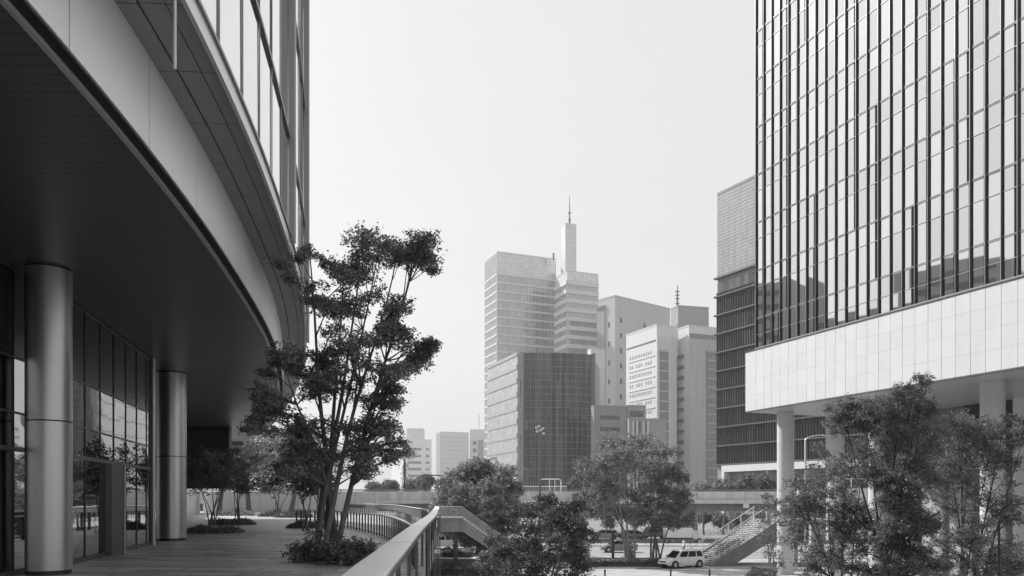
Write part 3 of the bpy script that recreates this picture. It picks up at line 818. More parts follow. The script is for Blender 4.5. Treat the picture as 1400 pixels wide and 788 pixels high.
M['sky_glass'] = mat('far_glass', 0.36, 0.12, metal=0.75, island=0.10)
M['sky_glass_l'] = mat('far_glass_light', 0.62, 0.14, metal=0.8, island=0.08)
M['band_l'] = mat('pale_band', 0.58, 0.7, var=0.05, scale=0.05)
M['band_d'] = mat('dark_band', 0.10, 0.4)
M['grid_l'] = mat('pale_grid', 0.55, 0.5, metal=0.3)
M['pale_wall'] = mat('pale_wall', 0.56, 0.8, var=0.06, scale=0.06, streak=0.06)
M['white_wall'] = mat('white_wall', 0.62, 0.75, var=0.05, scale=0.06, streak=0.05)
M['grey_wall'] = mat('grey_wall', 0.30, 0.8, var=0.08, scale=0.08, streak=0.1)
M['win'] = mat('dark_window', 0.05, 0.15, spec=0.7)
M['low_grid'] = mat('low_grid', 0.36, 0.6)
M['win_soft'] = mat('soft_window', 0.30, 0.3)
M['win_mid'] = mat('mid_window', 0.16, 0.2, metal=0.5)
def fr_(a, b_, n): return [a + (b_ - a) * i / (n - 1) for i in range(n)]

# tall stepped tower
t = Tower('office_tower', 'tallest pale glass tower of the skyline, flat roofed, left of the slim mast shaft', 680, 400, 345, 663, 760, 22, M['pale_wall'])
z_a = t.zpx(376)
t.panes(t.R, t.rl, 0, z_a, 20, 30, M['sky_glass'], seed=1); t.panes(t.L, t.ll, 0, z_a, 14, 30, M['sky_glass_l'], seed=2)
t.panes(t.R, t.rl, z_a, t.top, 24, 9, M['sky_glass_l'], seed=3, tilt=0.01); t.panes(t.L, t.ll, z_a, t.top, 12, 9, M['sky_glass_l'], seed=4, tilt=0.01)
t.bands(t.R, t.rl, 6, z_a, 27, 1.1, 0.35, M['band_l']); t.bands(t.L, t.ll, 6, z_a, 27, 1.0, 0.3, M['band_l'])
t.fins(t.R, fr_(0, t.rl - .3, 26), 0, t.top, 0.25, 0.2, M['grid_l']); t.fins(t.L, fr_(0, t.ll - .3, 14), 0, t.top, 0.25, 0.2, M['grid_l'])
t.hlines(t.R, t.rl, fr_(z_a + 2, t.top - .5, 8), 0.22, 0.15, M['grid_l']); t.hlines(t.L, t.ll, fr_(z_a + 2, t.top - .5, 8), 0.22, 0.15, M['grid_l'])
t = Tower('office_tower', 'pale banded glass tower joined to the right of the tallest flat roofed one', 775, 385, 371, 759, 818, 22, M['pale_wall'])
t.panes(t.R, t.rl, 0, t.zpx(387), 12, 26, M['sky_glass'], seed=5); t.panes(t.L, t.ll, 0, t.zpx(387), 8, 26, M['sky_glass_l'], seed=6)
t.bands(t.R, t.rl, 5, t.zpx(389), 25, 2.0, 0.5, M['band_l']); t.bands(t.L, t.ll, 5, t.zpx(389), 25, 2.0, 0.5, M['white_wall'])
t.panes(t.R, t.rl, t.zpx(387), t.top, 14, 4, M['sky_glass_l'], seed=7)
t.fins(t.R, fr_(0, t.rl - .3, 16), 0, t.top, 0.2, 0.2, M['grid_l'])
t = Tower('mast_shaft', 'slim pale shaft with an antenna mast on top, rising behind the two pale glass towers', 773, 402, 306, 767, 788, 22, M['white_wall'])
t.hlines(t.R, t.rl, fr_(t.zpx(365), t.top - 2, 9), 0.3, 0.12, M['grid_l'])
ax, ay = t.foot[0][0] + 2.4, t.D + 3
b = MB(); b.tube([(ax, ay, t.top), (ax, ay, t.top + 7), (ax, ay, t.zpx(264))], [0.6, 0.3, 0.12], 8); an = b.build('antenna_mast', M['mid_metal'], t.root, origin=t.o)
b = MB()
for z in (3, 6.5): b.cyl(ax, ay, t.top + z, t.top + z + 0.5, 0.8, 10)
b.build('antenna_ring', M['mid_metal'], an, origin=t.o)
b = MB(); b.cyl(t.foot[0][0] - 6, t.D + 4, t.zpx(352), t.zpx(343), 0.5, 8); b.build('flue', M['mid_metal'], t.root, origin=t.o)

# dark curved glass tower with a pale glass flank
D5 = 270
th = math.radians(20)
pc = [W(708, 0, D5)[:2]]
c0 = Vector((PX(706, D5), D5))
arc = []
for i in range(15):
    px = 711 + (810 - 711) * i / 14; tt = i / 14
    Dd = D5 - 1.2 + 1.5 * tt + 2.6 * max(0, tt - 0.55) ** 2 * 5
    arc.append((PX(px, Dd), Dd))
lend = (PX(667, D5 + 28), D5 + 28)
cl = (PX(708, D5 - 1.0), D5 - 1.0)
ztop = PZ(482, D5 - 2)
oo = (cl[0], cl[1], 0)
dt = thing('glass_tower', 'dark gridded curtain wall tower with a pale left flank, behind the lamp mast', 'building', oo)
foot = [cl] + arc + [(arc[-1][0] + 6, arc[-1][1] + 30), (lend[0] + 6, lend[1] + 6), lend]
b = MB(); b.prism(foot, 0, ztop - 0.2); b.build('wall', M['grey_wall'], dt, origin=oo)
M['dark_glass'] = mat('dark_glass', 0.045, 0.08, metal=0.85, island=0.62, streak=0.5)  # pane and streak tones painted in for reflections of neighbouring buildings
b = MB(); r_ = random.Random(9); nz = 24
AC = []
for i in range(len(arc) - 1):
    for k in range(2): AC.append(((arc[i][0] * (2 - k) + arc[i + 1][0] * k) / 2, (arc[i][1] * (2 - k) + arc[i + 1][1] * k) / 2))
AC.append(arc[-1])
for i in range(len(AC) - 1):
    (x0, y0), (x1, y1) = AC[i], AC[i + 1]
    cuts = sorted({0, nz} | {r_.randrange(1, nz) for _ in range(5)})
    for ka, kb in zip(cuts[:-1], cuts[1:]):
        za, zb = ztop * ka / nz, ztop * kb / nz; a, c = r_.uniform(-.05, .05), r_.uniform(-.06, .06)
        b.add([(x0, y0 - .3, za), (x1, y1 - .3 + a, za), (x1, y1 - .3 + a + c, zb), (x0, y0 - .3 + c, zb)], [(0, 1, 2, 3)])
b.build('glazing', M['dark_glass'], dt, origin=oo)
b = MB()
for x, y in AC[::2] + AC[1:8:2]: b.box(x - 0.045, x + 0.045, y - 0.62, y - 0.25, 0, ztop + 0.3)
for k in range(nz + 1):
    z = ztop * k / nz
    for i in range(len(AC) - 1):
        (x0, y0), (x1, y1) = AC[i], AC[i + 1]
        b.add([(x0, y0 - .48, z - .05), (x1, y1 - .48, z - .05), (x1, y1 - .48, z + .05), (x0, y0 - .48, z + .05)], [(0, 1, 2, 3)])
b.build('mullion_grid', mat('tower_mullion', 0.24, 0.5, metal=0.2), dt, origin=oo)
LFr = Frame(cl[0], cl[1], lend[0] - cl[0], lend[1] - cl[1], (-1, -0.3)); ll = math.hypot(lend[0] - cl[0], lend[1] - cl[1])
b = MB()
for i in range(12):
    for k in range(nz):
        a, c = r_.uniform(-.03, .03), r_.uniform(-.03, .03)
        b.add([LFr.p(ll * i / 12, .1, ztop * k / nz), LFr.p(ll * (i + 1) / 12, .1 + a, ztop * k / nz), LFr.p(ll * (i + 1) / 12, .1 + a + c, ztop * (k + 1) / nz), LFr.p(ll * i / 12, .1 + c, ztop * (k + 1) / nz)], [(0, 1, 2, 3)])
b.build('flank_glazing', mat('flank_glass', .50, .15, metal=.7, island=.08), dt, origin=oo)
for k in range(nz // 2 + 1):
    b = MB(); z = ztop * k / (nz // 2); b.fbox(LFr, 0, ll, 0.12, 0.45, z - 0.9, z + 0.7 if k < nz // 2 else z + .2); b.build('flank_band', mat('flank_band', .38, .6) if 'flank_band' not in bpy.data.materials else bpy.data.materials['flank_band'], dt, origin=oo)
b = MB(); x, y = arc[-1]; b.box(x - 0.5, x + 0.9, y - 0.7, y + 2, 0, ztop + 0.4); b.build('edge_pier', M['band_d'], dt, origin=oo)
b = MB(); b.box(cl[0] + 8, cl[0] + 16, D5 + 8, D5 + 14, ztop - .2, ztop + 1.6); b.build('roof_plant', M['pale_wall'], dt, origin=oo)
b = MB(); b.box(cl[0] + .1, arc[0][0] + 1.2, D5 - 1.5, D5 + 1, 0, ztop); b.build('corner_pier', mat('corner_pier', 0.34, .6, metal=.3), dt, origin=oo)

# pale slab behind the dark tower
t = Tower('office_block', 'low pale block squeezed between the dark gridded glass tower and the grey slab tower', 808, 330, 478, 803, 827, 15, M['pale_wall'])
t.hlines(t.R, t.rl, fr_(t.zpx(560), t.top - 2, 8), 0.5, 0.12, M['grid_l'])
# big slab with narrow pale face
t = Tower('slab_tower', 'tall plain grey slab tower with a narrow pale edge and few small windows', 841, 360, 405, 818, 916, 39, mat('slab_wall', 0.46, 0.8, var=0.05, scale=0.04, streak=0.06))
b = MB(); b.fbox(t.L, t.ll * 0.58, t.ll + .4, 0.004, 0.5, 0, t.top - 3); b.build('dark_flank', M['grey_wall'], t.root, origin=t.o)
b = MB(); b.fbox(t.L, t.ll * 0.56, t.ll + .2, 0.51, 0.7, t.top - 5, t.top - 3.4); b.build('louvre', M['band_d'], t.root, origin=t.o)
for u, ks in ((t.rl * .08, range(9)), (t.rl * .5, (0, 1, 3)), (t.rl * .75, (0, 1)), (t.rl * 0.9, (0, 1))):
    for k in ks: t.window(t.R, u, u + 1.6, t.top - 12 - k * 7.2, t.top - 9.6 - k * 7.2, M['win'])
for k in range(7): t.window(t.L, t.ll * .3, t.ll * .3 + 1.2, t.top - 14 - k * 9, t.top - 11.6 - k * 9, M['win'])

# white block with window rows
t = Tower('white_block', 'white office block with rows of small windows on its bright left face', 898, 300, 445, 856, 925, 25, M['white_wall'])
b = MB(); b.fbox(t.R, 0, t.rl, 0.004, 0.25, 0, t.top - 4); b.build('shaded_face', M['pale_wall'], t.root, origin=t.o)  # greyer wall tone puts the shade of this side into the colour
b = MB(); b.fbox(t.R, 1.2, 5.2, 0.26, 0.5, 0, t.zpx(478)); b.build('stair_glazing', M['win_mid'], t.root, origin=t.o)
t.hlines(t.R, 5.2, fr_(5, t.zpx(480), 16), 0.35, 0.6, M['grid_l'], 'stair_band', u0=1.2)
b = MB(); b.fbox(t.L, 0.6, t.ll - .5, 0.004, 0.12, t.zpx(466), t.zpx(464)); b.build('shadow_line', M['band_d'], t.root, origin=t.o)
for k in range(9):
    for i in range(10):
        u = t.ll * (0.16 + 0.075 * i); z = t.zpx(478 + 13.6 * k)
        if i in (3, 7) and k % 2: continue
        t.window(t.L, u, u + t.ll * .045, z - 1.3, z, M['win_soft'], out=0.03)
t.bands(t.L, t.ll * .9, t.zpx(600), t.zpx(486), 9, 0.35, 0.2, M['white_wall'], 'string_course', u0=1.2)
# right wing
t = Tower('white_block', 'grey block with a narrow bright edge notched by a column of dark balconies', 942, 300, 446, 927, 983, 22, M['white_wall'])
b = MB(); b.fbox(t.R, 0, t.rl, 0.004, 0.25, 0, t.top - 4.4); b.build('shaded_face', mat('shaded_face', 0.40, 0.8, var=0.07, scale=0.07, streak=0.1), t.root, origin=t.o)  # side turned from the sun, its shade mixed into a grey wall colour
b = MB(); b.fbox(t.R, 0.3, t.rl, 0.004, 0.4, t.zpx(462), t.zpx(456)); b.build('louvre', M['win_mid'], t.root, origin=t.o)
b = MB(); b.fbox(t.R, t.rl * .56, t.rl, 0.26, 0.5, 0, t.zpx(478)); b.build('bay_glazing', M['win_mid'], t.root, origin=t.o)
t.hlines(t.R, t.rl, fr_(4, t.zpx(480), 18), 0.7, 0.62, mat('bay_band', .30, .7), 'bay_band', u0=t.rl * .57)
for k in range(14):
    z = t.zpx(483 + 14.8 * k); b = MB(); b.fbox(t.L, t.ll * .45, t.ll + .2, 0.004, 0.9, z - 1.1, z); b.build('balcony', M['band_d'], t.root, origin=t.o)
t2 = Tower('penthouse_block', 'dark grey plain block with an antenna mast, rising behind the two white blocks', 927, 318, 419, 917, 969, 15, M['grey_wall'])
b = MB(); x = PX(929, 318); b.tube([(x, 322, t2.top), (x, 322, t2.zpx(386))], [0.5, 0.15], 6)
for z in (2, 4, 5.5, 7): b.box(x - .8, x + .8, 321.6, 322.4, t2.top + z, t2.top + z + .35)
b.build('antenna_mast', M['mid_metal'], t2.root, origin=t2.o)
# link between
t = Tower('link_block', 'recessed grey block filling the gap between the white block and the notched grey block', 926, 312, 445, 921, 945, 15, M['grey_wall'])
# low blocks
t = Tower('low_block', 'low grey block with horizontal dark window bands beside the dark gridded tower', 812, 250, 556, 808, 856, 10, mat('low_wall', 0.24, .8, streak=.1))
for k in range(6): t.window(t.R, 2, t.rl - 2.2, t.zpx(568 + 16 * k) - 1.3, t.zpx(568 + 16 * k), M['win'], 'window_band')
t = Tower('low_block', 'low dark penthouse block with roof clutter below the white windowed block', 858, 255, 556, 855, 883, 10, M['grey_wall'])
for k in range(2): t.window(t.R, 0.8, t.rl - .8, t.top - 3.4 - 4 * k, t.top - 1.4 - 4 * k, M['win'], 'window_band')
t = Tower('low_block', 'plain grey box with vertical stripes on its left part, behind the multi-stem tree', 860, 240, 574, 858, 911, 8, mat('box_wall', 0.30, .8, streak=.1))
t.fins(t.R, [1.0, 2.2, 4.4, 5.8], 0, t.top - .4, 0.6, 0.3, M['pale_wall'], 'vertical_stripe'); t.fins(t.R, [1.6, 3.2, 5.0], 0, t.top - .4, 0.5, 0.2, M['band_d'], 'vertical_slot')

# louvred tall building behind the right tower
t = Tower('louvred_tower', 'tall building with a light gridded top over dark louvred floors', 1213, 127.5, 156, 981, 1232, 29, M['grey_wall'])
fl, l_ = t.L, t.ll
De = t.c[1] + fl.u[1] * l_
ztopE = PZ(262, De); dz = ztopE - t.top
zg = PZ(382, De)
t.panes(fl, l_, zg, t.top, 36, 9, mat('light_grid_glass', .40, .25, metal=.5, island=.05), tilt=.004, seed=11)
t.fins(fl, fr_(0, l_ - .1, 25), zg, t.top, 0.05, 0.07, M['low_grid']); t.hlines(fl, l_, fr_(zg, t.top - .2, 26), 0.05, 0.09, M['low_grid'])
zb = PZ(636, De)
t.panes(fl, l_, zb, zg - 1.0, 36, 10, mat('louvre_glass', .16, .12, metal=.85, island=.25), tilt=.04, seed=12)
n = 11
for k in range(n):
    z = zb + (zg - zb) * k / (n - 1)
    b = MB(); b.fbox(fl, -0.2, l_ + .3, 0.004, 0.9, z - 0.18, z + 0.12); b.build('ledge', M['band_d'], t.root, origin=t.o)
t.fins(fl, fr_(0, l_ - .1, 60), zb, zg - 3, 0.06, 0.35, M['mid_metal'], 'louvre_fin')
b = MB(); b.fbox(fl, -.1, l_ * .93, 0.3, 1.6, zb - 1.6, zb - .3); b.fbox(fl, l_ * .91, l_ * .93, 0.3, 1.59, 0, zb - 1.61); b.build('white_canopy', M['white_stone'], t.root, origin=t.o)
b = MB(); b.fbox(fl, 0, l_, 0.31, 0.5, zb - 5.5, zb - 3.2 ); b.build('window_band', M['win'], t.root, origin=t.o)

# far hazy buildings at the left
t = Tower('distant_building', 'hazy pale office building with a roof box, leftmost on the skyline', 553, 640, 601, 535, 590, 18, M['white_wall'])
for k in range(9): t.window(t.R, 3, t.rl * .62, t.top - 9 - 5.6 * k, t.top - 6.8 - 5.6 * k, M['win_mid'], 'window_band')
for k in range(9): t.window(t.R, t.rl * .78, t.rl * .92, t.top - 9 - 5.6 * k, t.top - 6.8 - 5.6 * k, M['win_mid'])
b = MB(); x = PX(556, 646); b.box(x, PX(578, 646), 646, 660, t.top, t.zpx(585)); b.build('roof_box', M['pale_wall'], t.root, origin=t.o)
t = Tower('distant_building', 'hazy broad slab with a darker left edge and faint floor lines', 603, 600, 591, 597, 641, 22, M['white_wall'])
b = MB(); b.fbox(t.L, 0, t.ll, .004, .4, 0, t.top); b.build('side_wall', M['grey_wall'], t.root, origin=t.o)
t.hlines(t.R, t.rl, fr_(4, t.top - 4, 16), 0.8, 0.3, M['pale_wall'], 'floor_line')
t = Tower('distant_building', 'hazy narrow block with a dark vertical panel, right of the broad distant slab', 642, 620, 588, 640, 664, 10, M['white_wall'])
b = MB(); b.fbox(t.R, t.rl * .52, t.rl * .85, .004, .4, 0, t.top - 8); b.build('dark_panel', M['grey_wall'], t.root, origin=t.o)
for k in range(6): t.window(t.R, t.rl * .2, t.rl * .42, t.top - 12 - 6 * k, t.top - 9 - 6 * k, M['win_mid'])
b = MB(); b.tube([(PX(655, 625), 625, t.top), (PX(655, 625), 625, t.zpx(566))], 0.35, 6); b.build('antenna_mast', M['pale_wall'], t.root, origin=t.o)

# white garden walls at the far end of the terrace
for i, (a, c, lb_) in enumerate((((-20.4, 45), (-39, 96), 'pale textured garden wall running away under the dark hanging box, beside the second column'), ((-39, 97), (-17, 97), 'pale wall closing the far end of the terrace behind the tree trunks'))):
    fr = Frame(a[0], a[1], c[0] - a[0], c[1] - a[1], (1, -1)); l = math.hypot(c[0] - a[0], c[1] - a[1]); o_ = (a[0], a[1], DECK)
    g = thing('garden_wall', lb_, 'wall', o_)
    b = MB(); b.fbox(fr, 0, l, -.3, 0, DECK + .01, DECK + 2.6); b.build('panel', M['white_stone'], g, origin=o_)
    b = MB()
    for k in range(int(l / 2.4)): b.fbox(fr, 2.4 * k + 2.38, 2.4 * k + 2.41, 0.002, 0.012, DECK + .02, DECK + 2.59)
    b.build('joint', M['joint'], g, origin=o_)

# low blocks west of the plaza, outside the frame: the finned tower's lowest panes reflect them
for (x, y, w_, d_, h_) in ((-150, 70, 26, 18, 54), (-146, 97, 20, 16, 66), (-150, 121, 24, 18, 57), (-141, 146, 26, 16, 69), (-136, 176, 22, 18, 58)):
    g = thing('office_block', 'grey office block reflected low in the glass of the finned tower', 'building', (x, y, 0), group='blocks reflected in the finned tower')
    b = MB(); b.box(-w_ / 2, w_ / 2, -d_ / 2 - 3, d_ / 2 + 3, 0, h_); b.build('wall', M['grey_wall'], g)
    for k in range(int(h_ / 4)):
        b = MB(); b.box(w_ / 2 + .004, w_ / 2 + .1, -d_ / 2 - 1, d_ / 2 + 1, k * 4 + 1.2, k * 4 + 2.8); b.build('window_band', M['win'], g)

# ------------------------------------------------------------------ trees
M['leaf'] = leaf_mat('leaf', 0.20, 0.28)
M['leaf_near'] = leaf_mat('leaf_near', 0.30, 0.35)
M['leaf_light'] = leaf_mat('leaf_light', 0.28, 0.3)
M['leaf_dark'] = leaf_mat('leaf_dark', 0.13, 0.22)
def leaf_mesh(name, P_, Dn, L_, Wd, m, parent, rng):
    """kite shaped folded leaves: P_ base points, Dn directions"""
    n = len(P_)
    d = Dn / np.linalg.norm(Dn, axis=1, keepdims=True)
    r = rng.normal(size=(n, 3)); s = np.cross(d, r); s /= np.linalg.norm(s, axis=1, keepdims=True) + 1e-9
    nn = np.cross(d, s)
    L_ = L_[:, None]; Wd = Wd[:, None]
    v = np.empty((n, 4, 3))
    v[:, 0] = P_
    v[:, 1] = P_ + d * L_ * 0.5 + s * Wd * 0.5 + nn * Wd * 0.18
    v[:, 2] = P_ + d * L_ - nn * L_ * 0.12
    v[:, 3] = P_ + d * L_ * 0.5 - s * Wd * 0.5 + nn * Wd * 0.18
    me = bpy.data.meshes.new(name)
    me.vertices.add(n * 4); me.vertices.foreach_set('co', v.reshape(-1))
    me.loops.add(n * 4); me.loops.foreach_set('vertex_index', np.arange(n * 4, dtype=np.int32))
    me.polygons.add(n); me.polygons.foreach_set('loop_start', np.arange(0, n * 4, 4, dtype=np.int32)); me.polygons.foreach_set('loop_total', np.full(n, 4, dtype=np.int32))
    me.update(calc_edges=True)
    me.materials.append(m)
    o = bpy.data.objects.new(name, me); COL.objects.link(o); o.parent = parent
    return o

def tree(name, label, base, clumps, seed, leafm, stems=4, stem_r=0.10, twigs=16, sprigs=3, leaves=6, L_=0.11, cat='tree', group=None, barkm=None, spread=0.16, flat=0.5, lean=0.3, limb_r=0.32, parent_kids=True, sides=6, dens=1, fill=False, pnames=('trunk', 'crown')):
    """clumps: list of (x, y, z, r) in world coordinates. Real limbs lead to every clump; leaves sit on the twig ends."""
    rg = np.random.default_rng(seed); R_ = random.Random(seed)
    root = thing(name, label, cat, base, group=group)
    B = Vector(base)
    if fill:
        mids = []
        for i, c in enumerate(clumps):
            near_ = sorted(range(len(clumps)), key=lambda j: (clumps[j][0] - c[0]) ** 2 + (clumps[j][2] - c[2]) ** 2)[1:4]
            for j in near_:
                if j > i or i not in sorted(range(len(clumps)), key=lambda q: (clumps[j][0] - clumps[q][0]) ** 2 + (clumps[j][2] - clumps[q][2]) ** 2)[1:4]:
                    d_ = clumps[j]; t = R_.uniform(.35, .65)
                    mids.append(tuple(c[q] * (1 - t) + d_[q] * t for q in range(3)) + ((c[3] + d_[3]) * .45,))
        clumps = list(clumps) + mids
    if dens > 1:
        ex = []
        for c in clumps:
            for _ in range(dens - 1):
                a = R_.uniform(0, 6.283); q = R_.uniform(.8, 1.5) * c[3]
                ex.append((c[0] + math.cos(a) * q, c[1] + math.sin(a) * q, c[2] + R_.uniform(-.5, .5) * c[3], c[3] * R_.uniform(.6, .95)))
        clumps = list(clumps) + ex
    C_ = [(Vector(c[:3]) - B, c[3]) for c in clumps]
    mb = MB()
    order = sorted(C_, key=lambda c: c[0].x)
    stem_lines = []
    k = max(1, min(stems, len(C_)))
    H = max(c[0].z for c in C_)
    for i in range(k):
        part_ = order[i * len(order) // k:(i + 1) * len(order) // k]
        tgt = max(part_, key=lambda c: c[0].z + R_.uniform(-.1, .1) * H)[0]
        a = 2 * math.pi * (i + R_.random() * .5) / k
        off = Vector((math.cos(a), math.sin(a), 0)) * (spread if k > 1 else 0)
        lines = []; n = 12
        c1 = off * 1.3 + Vector((tgt.x * 0.16, tgt.y * 0.16, H * 0.30)); c2 = Vector((tgt.x * (0.5 + lean * .5), tgt.y * .6, tgt.z * 0.62))
        wob = Vector((R_.uniform(-1, 1), R_.uniform(-1, 1), 0)) * 0.05
        for q in range(n + 1):
            t = q / n
            p = off * (1 - t) ** 3 + c1 * 3 * t * (1 - t) ** 2 + c2 * 3 * t * t * (1 - t) + tgt * t ** 3
            p = p + wob * math.sin(t * 9) * H * .12
            lines.append(p)
        r0 = stem_r * R_.uniform(.75, 1.15)
        rad = [r0 * (1 - 0.85 * (q / n) ** 0.9) * (1.25 if q == 0 else 1) for q in range(n + 1)]
        mb.tube(lines, rad, sides); stem_lines.append((lines, rad))
    bp, bd = [], []
    for c, r in C_:
        best = None
        for lines, rad in stem_lines:
            for q in range(2, len(lines)):
                p = lines[q]
                dz = c.z - p.z; h = math.hypot(c.x - p.x, c.y - p.y)
                cost = (p - c).length + (1.6 * max(0, (h * 0.35 - dz)))
                if best is None or cost < best[0]: best = (cost, p, rad[q])
        _, p, pr_ = best
        mid = p.lerp(c, 0.55) + Vector((R_.uniform(-.08, .08), R_.uniform(-.08, .08), 0.10)) * (c - p).length
        q1 = p.lerp(mid, .5) + Vector((0, 0, -.02)) * (c - p).length
        end = c + Vector((c.x - p.x, c.y - p.y, 0)) * 0.15
        r1 = min(pr_ * .75, stem_r * limb_r + .006)
        limb = [p, q1, mid, c, end]
        mb.tube(limb, [r1, r1 * .82, r1 * .6, r1 * .35, r1 * .15], 5)
        for _ in range(twigs):
            t = R_.uniform(.35, 1.0); 
            sp = mid.lerp(end, (t - .35) / .65)
            for _try in range(6):
                e = Vector((R_.uniform(-1, 1), R_.uniform(-1, 1), R_.uniform(-1, 1)))
                if e.length < 1.0: break
            e = Vector((e.x * 1.4, e.y * 1.4, e.z * (.8 * flat + .4)))
            ep = c + Vector((e.x * r, e.y * r, e.z * r))
            tm = sp.lerp(ep, .5) + Vector((0, 0, .06 * r))
            mb.tube([sp, tm, ep], [r1 * .28 + .002, r1 * .2 + .0015, .002], 3, cap=False)
            for s_ in range(sprigs):
                q = sp.lerp(tm, 1) .lerp(ep, (s_ + 1) / sprigs)
                bp.append(q + Vector((R_.gauss(0, .11), R_.gauss(0, .11), R_.gauss(0, .07))) * r); bd.append((ep - sp).normalized() if (ep - sp).length > 1e-4 else Vector((0, 0, 1)))
    P0 = np.array([tuple(p) for p in bp]); D0 = np.array([tuple(d) for d in bd])
    n = len(P0)
    Pn = np.repeat(P0, leaves, axis=0); Dn = np.repeat(D0, leaves, axis=0) * 0.35
    rnd = rg.normal(size=Pn.shape); rnd[:, 2] *= 0.55; rnd[:, 2] -= 0.15
    Dn = Dn + rnd
    Pn = Pn + rg.normal(size=Pn.shape) * L_ * 0.55
    Ls = L_ * rg.uniform(.6, 1.25, size=len(Pn))
    mb.build(pnames[0], barkm or M['bark'], root, smooth=True)
    leaf_mesh(pnames[1], Pn, Dn, Ls, Ls * 0.62, leafm, root, rg)
    return root

def px_clumps(lst, D, spread, seed, rscale=1.0):
    R_ = random.Random(seed); out = []
    for it in lst:
        px, py, rp = it[:3]
        d = D + R_.uniform(-spread, spread) * (1 - 0.3 * R_.random())
        # the outline is set from the photo at the tree's own distance, depth spreads round it
        x = PX(px, D); z = PZ(py, D)
        out.append((x, d, z, rp / F * D * rscale))
    return out
def blob(cx_, cy_, cz, rx, ry, rz, n, r, seed, shell=0.55, zmin=None):
    R_ = random.Random(seed); out = []
    while len(out) < n:
        v = Vector((R_.gauss(0, 1), R_.gauss(0, 1), R_.gauss(0, 1))).normalized() * (shell + (1 - shell) * R_.random())
        z = cz + v.z * rz
        if zmin is not None and z < zmin: continue
        out.append((cx_ + v.x * rx * R_.uniform(.85, 1.08), cy_ + v.y * ry, z + R_.uniform(-.1, .1) * rz, r * R_.uniform(.75, 1.25)))
    return out

# the tall layered tree on the terrace
near = [(496,330,26),(533,326,24),(565,336,24),(592,350,15),(480,345,20),(446,344,20),(424,346,10),(546,358,22),(514,360,24),(572,356,14),(470,366,20),(448,404,20),(418,402,10),(408,383,10),(496,396,22),(530,408,18),(551,424,14),(482,420,18),(459,437,16),(523,436,11),
 (574,478,16),(551,468,20),(594,484,10),(524,472,20),(500,480,20),(466,484,18),(430,482,18),(395,486,18),(366,488,12),(402,508,18),(440,505,16),(496,511,20),(533,510,18),(556,528,16),(566,511,10),(368,538,14),(340,552,10),(389,556,20),(427,540,20),(460,530,18),(492,543,18),(534,554,18),(551,562,11),(400,586,20),(437,582,20),(475,588,20),(517,588,20),(545,598,14),(551,618,12),(508,614,16),(470,618,18),(437,620,18),(402,610,18),(386,640,12),(418,648,14),(517,642,14),(480,650,14),(350,560,8),(590,362,8),(598,488,6),(356,592,9)]
R_ = random.Random(21)
tree('terrace_tree', 'tall multi-stem tree with flat airy layers of foliage, largest tree on the terrace', (PX(447, 21), 21.0, DECK), px_clumps(near, 21, 2.0, 5, 1.12), 4, M['leaf_near'], stems=7, stem_r=0.09, twigs=16, sprigs=4, leaves=6, L_=0.08, spread=0.30, flat=0.28, sides=8, dens=1, fill=True)

def small_multi(name, label, px, D, h, w, seed, leafm=None, base_z=DECK, n=18, group=None, stems=5, L_=0.12, tw=12, r=None, stem_r=.05, low=0.38, flat=.7, sprigs=3, leaves=6):
    x = PX(px, D); r = r or w * .2
    cl = blob(x, D, base_z + h * (low + 1) / 2, w / 2, w / 2, h * (1 - low) / 2 * .95, n, r, seed, shell=.35)
    return tree(name, label, (x, D, base_z), cl, seed, leafm or M['leaf'], stems=stems, stem_r=stem_r, twigs=tw, sprigs=sprigs, leaves=leaves, L_=L_, group=group, flat=flat)

TG = 'multi-stem trees along the terrace'
small_multi('terrace_tree', 'small multi-stem tree growing beside the second column in front of the dark hanging box', 290, 38, 4.3, 2.9, 31, group=TG, stems=6, n=22)
small_multi('terrace_tree', 'slim small tree just right of the one by the second column', 325, 50, 4.8, 2.6, 32, group=TG, n=18, L_=.15)
small_multi('terrace_tree', 'low rounded tree at the end of the terrace between two thick trunks', 380, 74, 5.6, 4.4, 33, group=TG, n=22, L_=.2, stems=6, low=.3)
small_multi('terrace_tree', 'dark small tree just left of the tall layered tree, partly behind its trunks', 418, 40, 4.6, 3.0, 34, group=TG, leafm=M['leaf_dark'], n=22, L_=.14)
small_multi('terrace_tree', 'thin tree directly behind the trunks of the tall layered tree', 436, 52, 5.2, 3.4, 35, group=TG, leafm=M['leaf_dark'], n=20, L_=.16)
for i, (px, D, h, w, lb_) in enumerate(((340, 90, 10.5, 8, 'straight thick-trunked tree left of the sunlit strip at the end of the terrace'), (398, 88, 11, 8, 'straight thick-trunked tree right of the low rounded one at the end of the terrace'), (300, 93, 10, 7, 'pale leafy tree above the garden wall, left end of the far row'), (370, 101, 12, 9, 'leafy tree standing beyond the white end wall, middle of the far row'), (428, 99, 11, 9, 'leafy tree beyond the end wall, behind the tall layered tree'))):
    x = PX(px, D)
    tree('tall_tree', lb_, (x, D, DECK if D < 96 else 0), blob(x, D, DECK + h * .66, w / 2, w / 2, h * .36, 26, w * .17, 40 + i, shell=.4), 40 + i, M['leaf_light'], stems=1, stem_r=.36, twigs=12, sprigs=3, leaves=6, L_=.30, group='trees at the end of the terrace', flat=.8)

